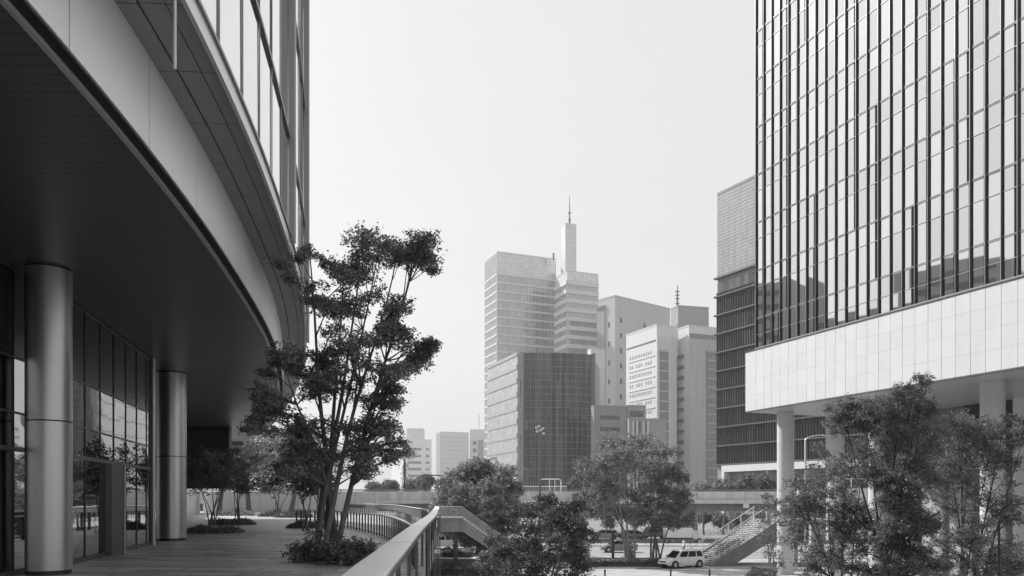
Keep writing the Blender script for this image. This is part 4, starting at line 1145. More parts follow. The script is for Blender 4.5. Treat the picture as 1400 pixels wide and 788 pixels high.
# centre trees
x = PX(654, 88)
tree('round_tree', 'dense round evergreen tree behind the stair landing', (x, 88, 0), blob(x, 88, 5.6, 4.7, 4.4, 4.5, 150, .95, 51, shell=.85, zmin=1.4), 51, M['leaf_light'], stems=1, stem_r=.3, twigs=18, sprigs=3, leaves=8, L_=.26, flat=.9)
x = PX(668, 50)
def scale_cl(lst): return lst
cl = px_clumps([(680,690,12),(668,704,9),(694,704,12),(680,718,13),(700,722,12),(672,738,9),(690,742,12),(706,745,10),(672,765,12),(692,768,14),(658,776,10),(668,785,16),(700,788,14),(640,795,14)], 50, 1.4, 61)
tree('slender_tree', 'slender grey-green young tree in front of the stair flight, right of the landing', (x, 50, 0), cl, 61, M['leaf'], dens=2, stems=4, stem_r=.06, twigs=20, sprigs=3, leaves=7, L_=.13, flat=.8)
cl = px_clumps([(742,690,14),(722,700,14),(760,700,14),(782,692,10),(776,712,14),(740,715,20),(712,722,16),(760,728,20),(730,740,20),(700,745,16),(785,738,16),(752,752,20),(800,752,13),(720,765,20),(775,762,20),(745,778,20),(705,782,16),(792,775,14),(765,790,18),(728,795,18),(700,800,14)], 42, 1.8, 62)
tree('bushy_tree', 'dark bushy tree with many fine leaves at the bottom centre of the photo', (PX(745, 42), 42, 0), cl, 62, M['leaf_dark'], dens=2, stems=5, stem_r=.07, twigs=26, sprigs=4, leaves=7, L_=.115, flat=.85, barkm=M['bark'])
big = [(848,612,18),(868,606,16),(832,622,18),(885,618,18),(815,640,18),(850,632,22),(880,640,22),(905,645,18),(800,655,12),(832,655,20),(862,658,22),(895,662,20),(920,670,16),(815,668,18),(845,680,20),(875,682,20),(905,688,18),(928,692,12),(800,680,10),(825,692,16),(858,702,16),(888,706,16),(915,710,14)]
gA = [c for c in big if c[0] < 872]; gB = [c for c in big if c[0] >= 872]
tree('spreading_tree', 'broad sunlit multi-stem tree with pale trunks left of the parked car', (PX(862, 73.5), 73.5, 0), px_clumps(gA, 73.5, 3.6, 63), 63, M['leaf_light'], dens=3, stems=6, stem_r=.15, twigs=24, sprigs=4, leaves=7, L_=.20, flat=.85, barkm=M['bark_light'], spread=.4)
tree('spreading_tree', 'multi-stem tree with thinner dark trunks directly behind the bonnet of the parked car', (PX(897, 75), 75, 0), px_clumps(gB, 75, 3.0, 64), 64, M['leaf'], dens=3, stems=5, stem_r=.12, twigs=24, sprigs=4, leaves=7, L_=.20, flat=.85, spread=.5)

# right foreground trees
TR = [(1236,528,10),(1226,545,14),(1245,552,16),(1205,560,16),(1175,552,14),(1152,562,14),(1190,580,20),(1228,578,20),(1262,575,18),(1280,560,10),(1290,590,20),(1318,572,14),(1340,585,16),(1362,600,14),(1318,605,22),(1255,605,22),(1215,612,20),(1170,612,20),(1385,620,14),(1350,628,20),(1298,632,20),(1148,640,20),(1180,650,20),(1378,655,20),(1330,660,20),(1120,660,20),(1092,672,16),(1078,690,12),(1108,692,18),(1145,688,20),(1290,680,18),(1390,690,18),(1350,700,22),(1095,718,16),(1130,722,22),(1168,712,18),(1310,722,20),(1375,730,22),(1120,750,22),(1160,748,20),(1335,750,22),(1388,765,20),(1140,778,22),(1105,775,16),(1180,782,16),(1300,765,20),(1360,785,20),(1320,795,22),(1245,640,14),(1205,690,12),(1232,745,12),(1260,720,12),(1208,775,12),(1272,775,14),(1215,790,14),(1250,770,14),(1225,720,10),(1190,745,12),(1242,690,10),(1165,580,14),(1300,545,10),(1395,590,10),(1372,575,9),(1188,640,14),(1225,655,14),(1262,660,14),(1275,640,14),(1218,735,14),(1255,745,14),(1245,715,12),(1190,715,14),(1285,740,14),(1240,765,14),(1225,690,12),(1268,700,14),(1150,700,14),(1200,665,12)]
g1 = [c for c in TR if c[0] < 1172 and c[1] > 600]; g3 = [c for c in TR if c[0] > 1282 and c[1] > 560]; g2 = [c for c in TR if c not in g1 and c not in g3]
tree('multi_stem_tree', 'bushy multi-stem tree in front of the first round columns of the right tower', (PX(1150, 38), 38, 0), px_clumps(g1, 38, 2.0, 71), 71, M['leaf'], dens=3, fill=True, stems=5, stem_r=.07, twigs=11, sprigs=4, leaves=6, L_=.088, flat=.9, group='right foreground trees', barkm=M['bark_dark'], spread=.3)
tree('multi_stem_tree', 'tallest of the right foreground trees, with dark stems fanning out below the white band', (PX(1218, 35), 35, 0), px_clumps(g2, 35, 2.0, 72), 72, M['leaf'], dens=3, fill=True, stems=7, stem_r=.085, twigs=11, sprigs=4, leaves=6, L_=.088, flat=.9, group='right foreground trees', barkm=M['bark_dark'], spread=.35)
tree('multi_stem_tree', 'wide tree covering the third round column at the right edge of the photo', (PX(1320, 37), 37, 0), px_clumps(g3, 37, 2.2, 73), 73, M['leaf'], dens=3, fill=True, stems=6, stem_r=.075, twigs=11, sprigs=4, leaves=6, L_=.088, flat=.9, group='right foreground trees', barkm=M['bark_dark'], spread=.3)
tree('slender_tree', 'thin young tree over the top of the outdoor stair, left of the first round column', (PX(1053, 60), 60, 0), px_clumps([(1050,692,9),(1058,705,10),(1043,712,10),(1055,725,12),(1045,738,12),(1062,740,10),(1052,755,12),(1058,768,9),(1046,680,6),(1060,688,7)], 60, .9, 74), 74, M['leaf'], stems=4, stem_r=.045, twigs=18, sprigs=3, leaves=6, L_=.13, flat=.9)
tree('slender_tree', 'narrow upright tree between the first two round columns', (PX(1120, 48), 48, 0), px_clumps([(1118,610,8),(1124,625,10),(1112,640,10),(1122,655,12),(1110,668,10)], 48, .9, 75), 75, M['leaf'], stems=2, stem_r=.06, twigs=16, sprigs=3, leaves=6, L_=.12, flat=.9)

# trees beyond the viaduct: rounded crowns in a row, and street trees under it
k = 0
for px, D, top, w, g_, lb_ in ((962, 134, 660, 26, 'l', 'pale low round tree over the viaduct parapet, nearest the notched grey block'), (988, 136, 655, 30, 'l', 'pale rounded tree over the viaduct parapet, second from the notched grey block'), (1015, 134, 651, 32, 'm', 'rounded tree over the viaduct parapet below the white canopy'), (1045, 136, 650, 34, 'm', 'rounded tree over the parapet just left of the first round column'), (582, 150, 651, 22, 'm', 'round tree under the thin arch beyond the viaduct'), (562, 158, 655, 20, 'm', 'low round tree left of the thin arch beyond the viaduct'), (535, 160, 656, 22, 'm', 'low tree beyond the viaduct beside the vine-clad pole'), (512, 160, 659, 24, 'm', 'low tree beyond the viaduct just right of the tall layered tree'), (604, 152, 658, 16, 'm', 'low tree between the thin arch and the dense round tree')):
    x = PX(px, D); h = PZ(top, D); w_ = w / F * D
    tree('street_tree', lb_, (x, D, 0), blob(x, D, h - w_ * .45, w_ * .5, w_ * .5, w_ * .42, 26, w_ * .16, 80 + k, shell=.6), 80 + k, M['leaf_light'] if g_ == 'l' else M['leaf'], stems=1, stem_r=.2, twigs=12, sprigs=2, leaves=7, L_=.36, flat=.9, group='trees beyond the viaduct'); k += 1
for px, D, top, w, lb_ in ((962, 142, 700, 18, 'dark street tree under the viaduct just right of the wall pier'), (985, 150, 702, 22, 'street tree seen through the viaduct above the stair rail'), (1012, 146, 702, 22, 'street tree under the viaduct near the top of the stair'), (1040, 150, 700, 24, 'street tree under the viaduct left of the first round column'), (905, 146, 702, 20, 'street tree under the viaduct left of the wall pier'), (792, 140, 700, 24, 'street tree under the viaduct behind the dark bushy tree'), (830, 146, 702, 24, 'street tree under the viaduct behind the sunlit multi-stem tree'), (870, 148, 703, 22, 'street tree under the viaduct between the two multi-stem trees'), (640, 108, 712, 24, 'tree under the landing stair behind the white van'), (548, 140, 700, 30, 'street tree under the viaduct behind the curved balustrade'), (500, 142, 700, 30, 'street tree under the viaduct at the far left of the curved balustrade')):
    x = PX(px, D); h = PZ(top, D); w_ = w / F * D
    tree('street_tree', lb_, (x, D, 0), blob(x, D, h - w_ * .4, w_ * .5, w_ * .5, w_ * .38, 18, w_ * .18, 80 + k, shell=.5), 80 + k, M['leaf'], stems=1, stem_r=.14, twigs=10, sprigs=2, leaves=6, L_=.38, flat=.9, group='street trees under the viaduct'); k += 1

# ------------------------------------------------------------------ shrubs, ground cover, hedges
def shrub(name, label, x, y, z, rx, ry, h, seed, leafm, n=2600, L_=.09, group=None, cat='shrub', twiggy=True):
    rg = np.random.default_rng(seed); R_ = random.Random(seed)
    root = thing(name, label, cat, (x, y, z), group=group)
    mb = MB()
    for _ in range(14 if twiggy else 6):
        a = R_.uniform(0, 6.28); q = R_.uniform(.2, .9)
        e = (math.cos(a) * rx * q, math.sin(a) * ry * q, h * R_.uniform(.5, .9))
        mb.tube([(e[0] * .3, e[1] * .3, 0), (e[0] * .7, e[1] * .7, e[2] * .55), e], [.014, .01, .004], 4)
    mb.build('stem', M['bark'], root)
    u = rg.normal(size=(n, 3)); u /= np.linalg.norm(u, axis=1, keepdims=True)
    rr = rg.uniform(.45, 1.0, size=(n, 1)) ** .5
    P_ = u * rr * np.array([rx, ry, h]); P_[:, 2] = np.abs(P_[:, 2]) * (0.75 + .25 * np.sin(P_[:, 0] * 5 / max(rx, .3) + seed) * np.cos(P_[:, 1] * 4 / max(ry, .3)))
    Dn = u * .5 + rg.normal(size=(n, 3)) * .7; Dn[:, 2] += .3
    Ls = L_ * rg.uniform(.6, 1.3, size=n)
    leaf_mesh('foliage', P_, Dn, Ls, Ls * .55, leafm, root, rg)
    return root
SG = 'shrubs in the terrace planting'
for px, D, w_, h_, sd, lb_ in ((428, 20.6, .62, .62, 1, 'leafy low shrub round the foot of the tall layered tree, left part'), (484, 19.4, .78, .62, 2, 'leafy low shrub between the foot of the tall layered tree and the broad handrail'), (456, 19.7, .7, .85, 3, 'leafy shrub at the very foot of the tall layered tree trunks')):
    x = PX(px, D)
    tree('shrub', lb_, (x, D, DECK), blob(x, D, DECK + h_ * .42, w_ * 1.1, w_ * .9, h_ * .5, 24, .17, 200 + sd, shell=.2, zmin=DECK + .08), 200 + sd, M['leaf'], stems=6, stem_r=.014, twigs=12, sprigs=3, leaves=6, L_=.062, cat='shrub', group=SG, spread=.12, flat=.9, fill=False, pnames=('stem', 'foliage'), sides=5)
shrub('shrub', 'flat shrub under the small tree by the second column', PX(292, 38), 38, DECK, 1.5, 1.1, .42, 4, M['leaf'], 3000, .10, SG)
shrub('shrub', 'flat shrub under the slim tree before the garden wall', PX(318, 50), 50, DECK, 1.5, 1.1, .5, 5, M['leaf'], 2400, .13, SG)
shrub('shrub', 'low shrub right of the sunlit strip under the thick trunk', PX(402, 70), 70, DECK, 1.8, 1.4, .7, 6, M['leaf'], 2000, .16, SG)
shrub('shrub', 'low shrub left of the sunlit strip before the garden wall', PX(322, 78), 78, DECK, 2.2, 1.4, .8, 7, M['leaf_light'], 2000, .18, SG)
shrub('shrub', 'low shrub under the low rounded tree at the terrace end', PX(378, 74), 74, DECK, 1.8, 1.2, .7, 8, M['leaf'], 2000, .17, SG)
shrub('shrub', 'small shrub on the left edge of the path behind the tall layered tree', PX(418, 44), 44, DECK, 1.1, .9, .5, 9, M['leaf_dark'], 2000, .12, SG)
shrub('shrub', 'small rounded shrub by the base of the first round column', PX(1040, 61), 61, 0, 1.3, 1.0, .75, 10, M['leaf'], 2200, .12)

def hedge(name, label, x0, x1, y0, y1, z0, h, seed, leafm, L_, dens, cat='hedge', group=None):
    rg = np.random.default_rng(seed)
    root = thing(name, label, cat, ((x0 + x1) / 2, (y0 + y1) / 2, z0), group=group)
    cx_, cy_ = (x0 + x1) / 2, (y0 + y1) / 2
    b = MB(); b.box(x0 - cx_ + .15, x1 - cx_ - .15, y0 - cy_ + .12, y1 - cy_ - .12, 0, h * .72); b.build('branches', M['bark'], root)
    n = int((x1 - x0) * (y1 - y0 + 2 * h) * dens)
    P_ = np.column_stack([rg.uniform(x0 - cx_, x1 - cx_, n), rg.uniform(y0 - cy_, y1 - cy_, n), rg.uniform(.1, 1, n) ** .5 * h])
    face = rg.random(n) < .5
    P_[face, 1] = (y0 - cy_) + rg.normal(size=face.sum()) * .07
    P_[:, 2] *= 1 + .13 * np.sin(P_[:, 0] * 2.1 + seed) + .08 * np.sin(P_[:, 0] * 5.3)
    Dn = rg.normal(size=(n, 3)); Dn[:, 2] += .6; Dn[:, 1] -= .3
    Ls = L_ * rg.uniform(.6, 1.3, size=n)
    leaf_mesh('foliage', P_, Dn, Ls, Ls * .55, leafm, root, rg)
    return root
hedge('hedge', 'low hedge under the sunlit multi-stem tree left of the parked car', PX(795, 71), PX(908, 71), 71.0, 73.0, 0, .62, 1, M['leaf'], .13, 150)
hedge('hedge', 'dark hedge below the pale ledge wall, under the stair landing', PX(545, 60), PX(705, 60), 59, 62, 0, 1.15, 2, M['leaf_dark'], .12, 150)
hedge('hedge', 'clipped low hedge at the foot of the first round column', PX(1028, 62), PX(1062, 62), 61.8, 63.0, 0, .6, 3, M['leaf_dark'], .10, 260)
hedge('hedge', 'lighter leafy hedge behind the pale ledge wall under the landing stair', PX(603, 78), PX(648, 78), 77.6, 79.2, 0, 1.15, 4, M['leaf_light'], .16, 150)
hedge('hedge', 'low hedge along the street verge behind the dark bushy tree', PX(655, 77), PX(790, 77), 76.5, 78.2, 0, .8, 5, M['leaf'], .15, 120)
o_ = (PX(607, 74), 74, 0)
g = thing('ledge_wall', 'long low pale concrete ledge wall in front of the planting under the landing', 'wall', o_)
b = MB(); b.box(PX(563, 74), PX(650, 74), 73.8, 75.2, 0, .42); b.build('wall', M['kerb'], g, origin=o_)
b = MB(); b.box(PX(562.5, 74), PX(650.5, 74), 73.7, 75.3, .423, .50); b.build('coping', M['concrete'], g, origin=o_)

# ------------------------------------------------------------------ vehicles
def loft(mb, rings):
    n = len(rings[0]); n0 = len(mb.v)
    for r in rings: mb.v += r
    for i in range(len(rings) - 1):
        for j in range(n):
            k = (j + 1) % n; mb.f.append((n0 + i * n + j, n0 + i * n + k, n0 + (i + 1) * n + k, n0 + (i + 1) * n + j))
    mb.f.append(tuple(n0 + j for j in range(n - 1, -1, -1))); q = n0 + (len(rings) - 1) * n; mb.f.append(tuple(q + j for j in range(n)))
def ring_(x, zb, zt, w, tuck=.9, top=.9):
    return [(x, -w * tuck, zb), (x, -w, zb + (zt - zb) * .3), (x, -w, zb + (zt - zb) * .72), (x, -w * top, zt), (x, w * top, zt), (x, w, zb + (zt - zb) * .72), (x, w, zb + (zt - zb) * .3), (x, w * tuck, zb)]
def wheel(root, x, y, r, s):
    b = MB(); b.tube([(x, y - .1 , r), (x, y - .085, r), (x, y + .085, r), (x, y + .1, r)], [r * .9, r, r, r * .9], 20); w = b.build('wheel', M['rubber'], root)
    b = MB(); yy = y + s * .102; b.tube([(x, yy, r), (x, yy + s * .012, r)], [r * .62, r * .55], 16); b.build('rim', M['steel_light'], w)
    b = MB()
    for a in range(5):
        t = a * 2 * math.pi / 5; b.add([(x + math.cos(t - .2) * r * .2, yy + s * .014, r + math.sin(t - .2) * r * .2), (x + math.cos(t - .2) * r * .5, yy + s * .014, r + math.sin(t - .2) * r * .5), (x + math.cos(t + .25) * r * .5, yy + s * .014, r + math.sin(t + .25) * r * .5)], [(0, 1, 2)])
    b.build('rim_gap', M['dark_metal'], w)
def make_car(name, label, loc, rz, paint, Lc=4.35, Hc=1.56, Wc=1.70, estate=True, group=None):
    root = thing(name, label, 'car', loc, rz, group)
    hl, w = Lc / 2, Wc / 2; belt = .93
    b = MB()
    st_ = [(-hl, .38, .80, w * .86), (-hl + .10, .26, .93, w * .95), (-hl + .5, .22, 1.0, w), (-.6, .20, .98, w), (.55, .20, .95, w), (hl - 1.1, .20, .93, w), (hl - .55, .22, .84, w * .98), (hl - .18, .26, .72, w * .90), (hl, .34, .60, w * .76)]
    loft(b, [ring_(*s) for s in st_])
    b.build('body', paint, root, smooth=True)
    # cabin
    xb0, xb1, xt0, xt1 = -hl + .12, hl - .92, -hl + (.38 if estate else .95), hl - 1.62
    wl, wt = w * .90, w * .72; zt = Hc
    if not estate: xb0 = -hl + .55
    b = MB()
    rings = [[(xb0, -wl, .9), (xt0, -wt, zt - .06), (xt0, wt, zt - .06), (xb0, wl, .9)],
             [(xb0 + .05, -wl, .9), (xt0 + .12, -wt, zt - .015), (xt0 + .12, wt, zt - .015), (xb0 + .05, wl, .9)],
             [(-.1, -wl, .9), ((xt0 + xt1) / 2, -wt, zt), ((xt0 + xt1) / 2, wt, zt), (-.1, wl, .9)],
             [(xb1 - .05, -wl, .9), (xt1 - .12, -wt, zt - .02), (xt1 - .12, wt, zt - .02), (xb1 - .05, wl, .9)],
             [(xb1, -wl * .97, .9), (xt1, -wt, zt - .07), (xt1, wt, zt - .07), (xb1, wl * .97, .9)]]
    loft(b, rings); b.build('cabin', paint, root, smooth=True)
    def sp(u, v, s):   # point on the side glass: u along, v up
        xl = xb0 + (xb1 - xb0) * u; xt = xt0 + (xt1 - xt0) * u
        return (xl + (xt - xl) * v, s * (wl + (wt - wl) * v + .012), .9 + (zt - .04 - .9) * v)
    for s in (-1, 1):
        for u0, u1 in ((.05, .27), (.30, .60), (.63, .93)):
            b = MB(); b.add([sp(u0, .14, s), sp(u1, .14, s), sp(u1, .86, s), sp(u0, .86, s)], [(0, 1, 2, 3)]); b.build('side_window', M['car_glass'], root)
        b = MB(); xm = xb1 - .25; b.box(xm - .1, xm + .12, s * (wl + .10) - .09, s * (wl + .10) + .09, .95, 1.09); b.build('wing_mirror', paint, root, bevel=.02)
        b = MB(); b.box(xb0 + .9, xb0 + 1.05, s * w - .012, s * w + .012, .80, .83); b.box(xb0 + 1.9, xb0 + 2.05, s * w - .012, s * w + .012, .79, .82); b.build('door_handle', M['steel_light'], root)
        for xx in (.30 * Lc - .55, -.15):
            b = MB(); b.box(xx - .006, xx + .006, s * w - .008, s * w + .006, .35, .90); b.build('door_gap', M['black'], root)
        b = MB(); b.hexa([(hl - .30, s * w * .60, .60), (hl - .04, s * w * .50, .58), (hl - .10, s * w * .86, .58), (hl - .52, s * w * .955, .62), (hl - .40, s * w * .60, .765), (hl - .15, s * w * .50, .70), (hl - .20, s * w * .86, .70), (hl - .62, s * w * .955, .78)]); b.build('headlight', M['lamp_glass'], root)
        b = MB(); b.box(-hl - .01, -hl + .16, s * w * .84 - .06, s * w * .84 + .06, .72, .95); b.build('tail_light', M['car_dark'], root)
        for xx in (hl - .80, -hl + .78):
            b = MB(); b.tube([(xx, s * (w + .004), .33), (xx, s * (w - .28), .33)], .385, 20); b.build('wheel_arch', M['black'], root)
            wheel(root, xx, s * (w - .09), .315, s)
    b = MB(); b.add([(xb1 + .012, -wl * .88, .955), (xb1 + .012, wl * .88, .955), (xt1 + .03, wt * .88, zt - .10), (xt1 + .03, -wt * .88, zt - .10)], [(0, 1, 2, 3)]); b.build('windscreen', M['car_glass'], root)
    b = MB(); b.add([(xb0 - .012, -wl * .85, 1.0), (xb0 - .012, wl * .85, 1.0), (xt0 - .02, wt * .85, zt - .12), (xt0 - .02, -wt * .85, zt - .12)], [(3, 2, 1, 0)]); b.build('rear_window', M['car_glass'], root)
    b = MB(); b.box(hl - .10, hl + .012, -.42, .42, .54, .64); b.build('grille', M['car_dark'], root)
    b = MB(); b.box(hl - .12, hl + .02, -w * .6, w * .6, .27, .38); b.build('bumper_intake', M['car_dark'], root)
    b = MB(); b.box(hl - .02, hl + .03, -.17, .17, .40, .51); b.build('number_plate', M['lamp_glass'], root)
    return root
make_car('parked_car', 'white estate car parked at the foot of the outdoor stair, facing left', (PX(932, 70.0), 70.0, 0.02), math.radians(206), M['car_white'], 4.3, 1.62, 1.70)
make_car('parked_car', 'pale car in the far street, seen between the trunks of the sunlit tree', (PX(826, 119), 119, 0.02), math.radians(180), M['car_white'], 4.3, 1.5)
make_car('parked_car', 'grey car in the far street just right of the square dark post', (PX(866, 118), 118, 0.02), math.radians(5), M['car_grey'], 4.4, 1.5, estate=False)
make_car('parked_car', 'dark car in the far street, partly behind the dark bushy tree', (PX(797, 128), 127, 0.02), math.radians(0), M['car_dark'], 4.5, 1.5, estate=False)
make_car('parked_car', 'dark car on the near road, glimpsed through the dark bushy tree', (PX(716, 88), 88, 0.02), math.radians(180), M['car_dark'], 4.4, 1.48, estate=False)
make_car('parked_car', 'silver car on the near road behind the hedge and the square dark post', (PX(846, 90), 90, 0.02), math.radians(182), M['car_grey'], 4.2, 1.45, estate=False)

def make_van(name, label, cat, loc, rz, Lc, Hc, cargo):
    root = thing(name, label, cat, loc, rz); w = .95; hl = Lc / 2
    if cargo:
        b = MB(); b.box(-hl, hl - 1.75, -w - .05, w + .05, .75, Hc); b.build('cargo_box', M['car_white'], root, bevel=.04)
        b = MB(); b.box(-hl + .1, hl - 1.5, -w + .15, w - .15, .5, .74); b.build('chassis', M['dark_metal'], root)
        st_ = [(hl - 1.68, .5, Hc - .35, w * .96), (hl - 1.0, .45, Hc - .4, w * .96), (hl - .45, .42, 1.35, w * .95), (hl - .08, .40, 1.05, w * .9), (hl, .45, .85, w * .85)]
    else:
        st_ = [(-hl, .4, Hc - .12, w * .93), (-hl + .1, .32, Hc - .02, w * .97), (-.5, .30, Hc, w), (hl - 1.5, .30, Hc - .03, w), (hl - .95, .30, 1.15, w * .98), (hl - .12, .34, .95, w * .92), (hl, .4, .75, w * .85)]
    b = MB(); loft(b, [ring_(*s, tuck=.95, top=.84) for s in st_]); b.build('body', M['car_white'], root, smooth=True)
    for s in (-1, 1):
        b = MB()
        if cargo: b.add([(hl - 1.45, s * w * .965, 1.25), (hl - .75, s * w * .965, 1.2), (hl - 1.0, s * w * .93, Hc - .62), (hl - 1.45, s * w * .93, Hc - .58)], [(0, 1, 2, 3)])
        b2 = b
        if cargo: b.build('side_window', M['car_glass'], root)
        else:
            for u0, u1 in ((-hl + .35, -hl + 1.5), (-hl + 1.62, -.1), (0.02, hl - 1.55)):
                b = MB(); b.box(u0, u1, s * w * 1.0 - .01, s * w * 1.0 + .01, 1.12, Hc - .42); b.build('side_window', M['car_glass'], root)
        for xx in (hl - .85, -hl + 1.0):
            wheel(root, xx, s * (w - .12), .36, s)
        b = MB(); b.box(hl - .06, hl + .015, s * .62 - .16, s * .62 + .16, .68, .84); b.build('headlight', M['lamp_glass'], root)
    b = MB()
    if cargo: b.add([(hl - .96, -w * .75, Hc - .5), (hl - .96, w * .75, Hc - .5), (hl - .43, w * .8, 1.40), (hl - .43, -w * .8, 1.40)], [(0, 1, 2, 3)])
    else: b.add([(hl - 1.48, -w * .75, Hc - .06), (hl - 1.48, w * .75, Hc - .06), (hl - .93, w * .8, 1.19), (hl - .93, -w * .8, 1.19)], [(0, 1, 2, 3)])
    b.build('windscreen', M['car_glass'], root)
    return root
make_van('box_truck', 'white box truck parked in the far street under the viaduct beside the wall pier', 'truck', (PX(932, 111), 109.6, 0.02), 0.0, 5.6, 2.1, True)
make_van('delivery_van', 'white van with side windows under the stair landing', 'van', (PX(609, 97), 97, 0.02), math.radians(182), 4.6, 1.95, False)
make_van('delivery_van', 'white van in the far street behind the trunks of the thinner multi-stem tree', 'van', (PX(893, 121), 121, 0.02), math.radians(180), 4.8, 1.95, False)

# ------------------------------------------------------------------ street furniture
# square dark post
o_ = (PX(838, 73.4), 73.4, 0)
g = thing('square_post', 'square dark metal post standing in the hedge left of the sunlit trunks', 'post', o_)
b = MB(); b.box(-.12, .12, -.12, .12, .08, 3.15); b.build('shaft', M['dark_metal'], g, bevel=.01)
b = MB(); b.box(-.2, .2, -.2, .2, 0, .078); b.build('base_plate', M['mid_metal'], g)
b = MB(); b.box(-.14, .14, -.14, .14, 3.153, 3.2); b.build('cap', M['mid_metal'], g)
# bollards on the near pavement
for px, lb_ in ((827, 'short dark bollard at the bottom edge, below the square dark post'), (917, 'short dark bollard at the bottom edge, below the parked car'), (970, 'short dark bollard at the bottom edge, below the foot of the outdoor stair')):
    D = 62.0; g = thing('bollard', lb_, 'bollard', (PX(px, D), D, 0.004), group='bollards along the pavement')
    b = MB(); b.cyl(0, 0, 0, .42, .07, 14); b.build('shaft', M['dark_metal'], g, smooth=True)
    b = MB(); b.cyl(0, 0, .422, .47, .095, 14); b.tube([(0, 0, .471), (0, 0, .53), (0, 0, .56)], [.085, .06, .01], 12); b.build('cap', M['dark_metal'], g, smooth=True)
# lamp mast with a cluster of round lamps
D = 106.5; o_ = (PX(738, D), D, 0)
g = thing('lamp_mast', 'tall lamp mast with a cluster of round floodlights before the dark gridded tower', 'street lamp', o_)
top = PZ(592, D)
b = MB(); b.tube([(0, 0, 0), (0, 0, top)], [.2, .13], 12); b.build('mast', M['mid_metal'], g, smooth=True)
b = MB(); b.cyl(0, 0, 0, .3, .35, 12); b.build('base', M['mid_metal'], g)
b = MB(); b.tube([(-.5, 0, top + .75), (.5, 0, top + .6)], .05, 6); b.tube([(0, 0, top), (0, 0, top + .9)], .08, 6); b.tube([(-.4, 0, top + .15), (.45, 0, top + .05)], .05, 6); b.build('crossarm', M['mid_metal'], g)
for dx, dz in ((-.5, .75), (-.12, .95), (.42, .65), (-.38, .25), (.1, .42), (.5, -.05)):
    b = MB(); b.tube([(dx, -.05, top + dz), (dx, -.22, top + dz - .03), (dx, -.30, top + dz - .05)], [.10, .23, .25], 14); h_ = b.build('lamp_head', M['dark_metal'], g, smooth=True)
    b = MB(); b.tube([(dx, -.302, top + dz - .05), (dx, -.315, top + dz - .052)], .21, 14); b.build('lens', M['lamp_glass'], h_)
# curved arm street lamp by the second column
D = 84; o_ = (PX(1101, D), D, 0)
g = thing('street_lamp', 'slim street lamp with a curved arm between the first two round columns', 'street lamp', o_)
ht = PZ(602, D)
b = MB(); b.tube([(0, 0, 0), (0, 0, ht)] + [(2.0 * (1 - math.cos(t)) , 0, ht + .55 * math.sin(t)) for t in [i * math.pi / 2 / 6 for i in range(1, 7)]], [.1, .08] + [.06] * 6, 8); b.build('mast', M['steel_light'], g, smooth=True)
b = MB(); b.hexa([(1.9, -.12, ht + .47), (2.75, -.1, ht + .46), (2.75, .1, ht + .46), (1.9, .12, ht + .47), (1.9, -.1, ht + .6), (2.7, -.07, ht + .55), (2.7, .07, ht + .55), (1.9, .1, ht + .6)]); b.build('lamp_head', M['steel_light'], g, bevel=.02)
b = MB(); b.cyl(0, 0, 0, .25, .16, 10); b.build('base', M['steel_light'], g)
# curved dark pole bottom right
D = 24; o_ = (PX(1366, D), D, 0)
g = thing('curved_pole', 'dark pole bending over in an arc at the right edge of the photo', 'pole', o_)
b = MB(); z0 = PZ(722, D); b.tube([(0, 0, 0), (0, 0, z0 - .8), (0, 0, z0)] + [(.75 * (1 - math.cos(t)), 0, z0 + .75 * math.sin(t)) for t in [i * math.pi / 2 / 8 for i in range(1, 9)]] + [(1.4, 0, z0 + .75)], .032, 10); b.build('tube', M['dark_metal'], g, smooth=True)
b = MB(); b.cyl(0, 0, 0, .03, .12, 12); b.build('base_plate', M['dark_metal'], g)
# thin arch and vine-clad pole beyond the viaduct
D = 135; o_ = (PX(561, D), D, 0)
g = thing('garden_arch', 'thin dark arch over the small trees beyond the viaduct, below the distant buildings', 'arch', o_)
x1 = PX(606, D) - o_[0]; za, zt = PZ(668, D), PZ(649.5, D)
b = MB(); b.tube([(0, 0, 0), (0, 0, za)] + [(x1 * .52 * (1 - math.cos(t)), 0, za + (zt - za) * math.sin(t)) for t in [i * math.pi / 2 / 8 for i in range(1, 9)]] + [(x1, 0, zt - .15)], .11, 8); b.build('tube', M['dark_metal'], g, smooth=True)
b = MB(); b.tube([(x1, 0, 0), (x1, 0, zt - .1)], .09, 8); b.tube([(x1 * .52, 0, 0), (x1 * .52, 0, zt)], .06, 8); b.build('upright', M['dark_metal'], g)
D = 150; o_ = (PX(553, D), D, 0)
g = thing('clad_pole', 'vertical pole wrapped in creeper beyond the viaduct, just left of the thin arch', 'pole', o_)
b = MB(); b.tube([(0, 0, 0), (0, 0, PZ(628, D))], .16, 8); b.build('mast', M['dark_metal'], g)
rg = np.random.default_rng(5); n = 900
P_ = np.column_stack([rg.normal(size=n) * .28, rg.normal(size=n) * .28, rg.uniform(1, PZ(633, D), n)])
leaf_mesh('creeper', P_, rg.normal(size=(n, 3)), np.full(n, .3), np.full(n, .2), M['leaf_dark'], g, rg)
# guard rail on the median
g = thing('guard_rail', 'long dark guard rail along the median of the street', 'guard rail', (0, 103.4, .12))
b = MB(); b.box(-60, 60, -.05, .05, .52, .72); b.build('beam', M['mid_metal'], g)
b = MB(); b.box(-60, 60, -.04, .04, .28, .36); b.build('beam', M['mid_metal'], g)
for i in range(41):
    x = -60 + i * 3; b = MB(); b.box(x - .05, x + .05, .052, .15, 0, .7); b.build('post', M['mid_metal'], g)
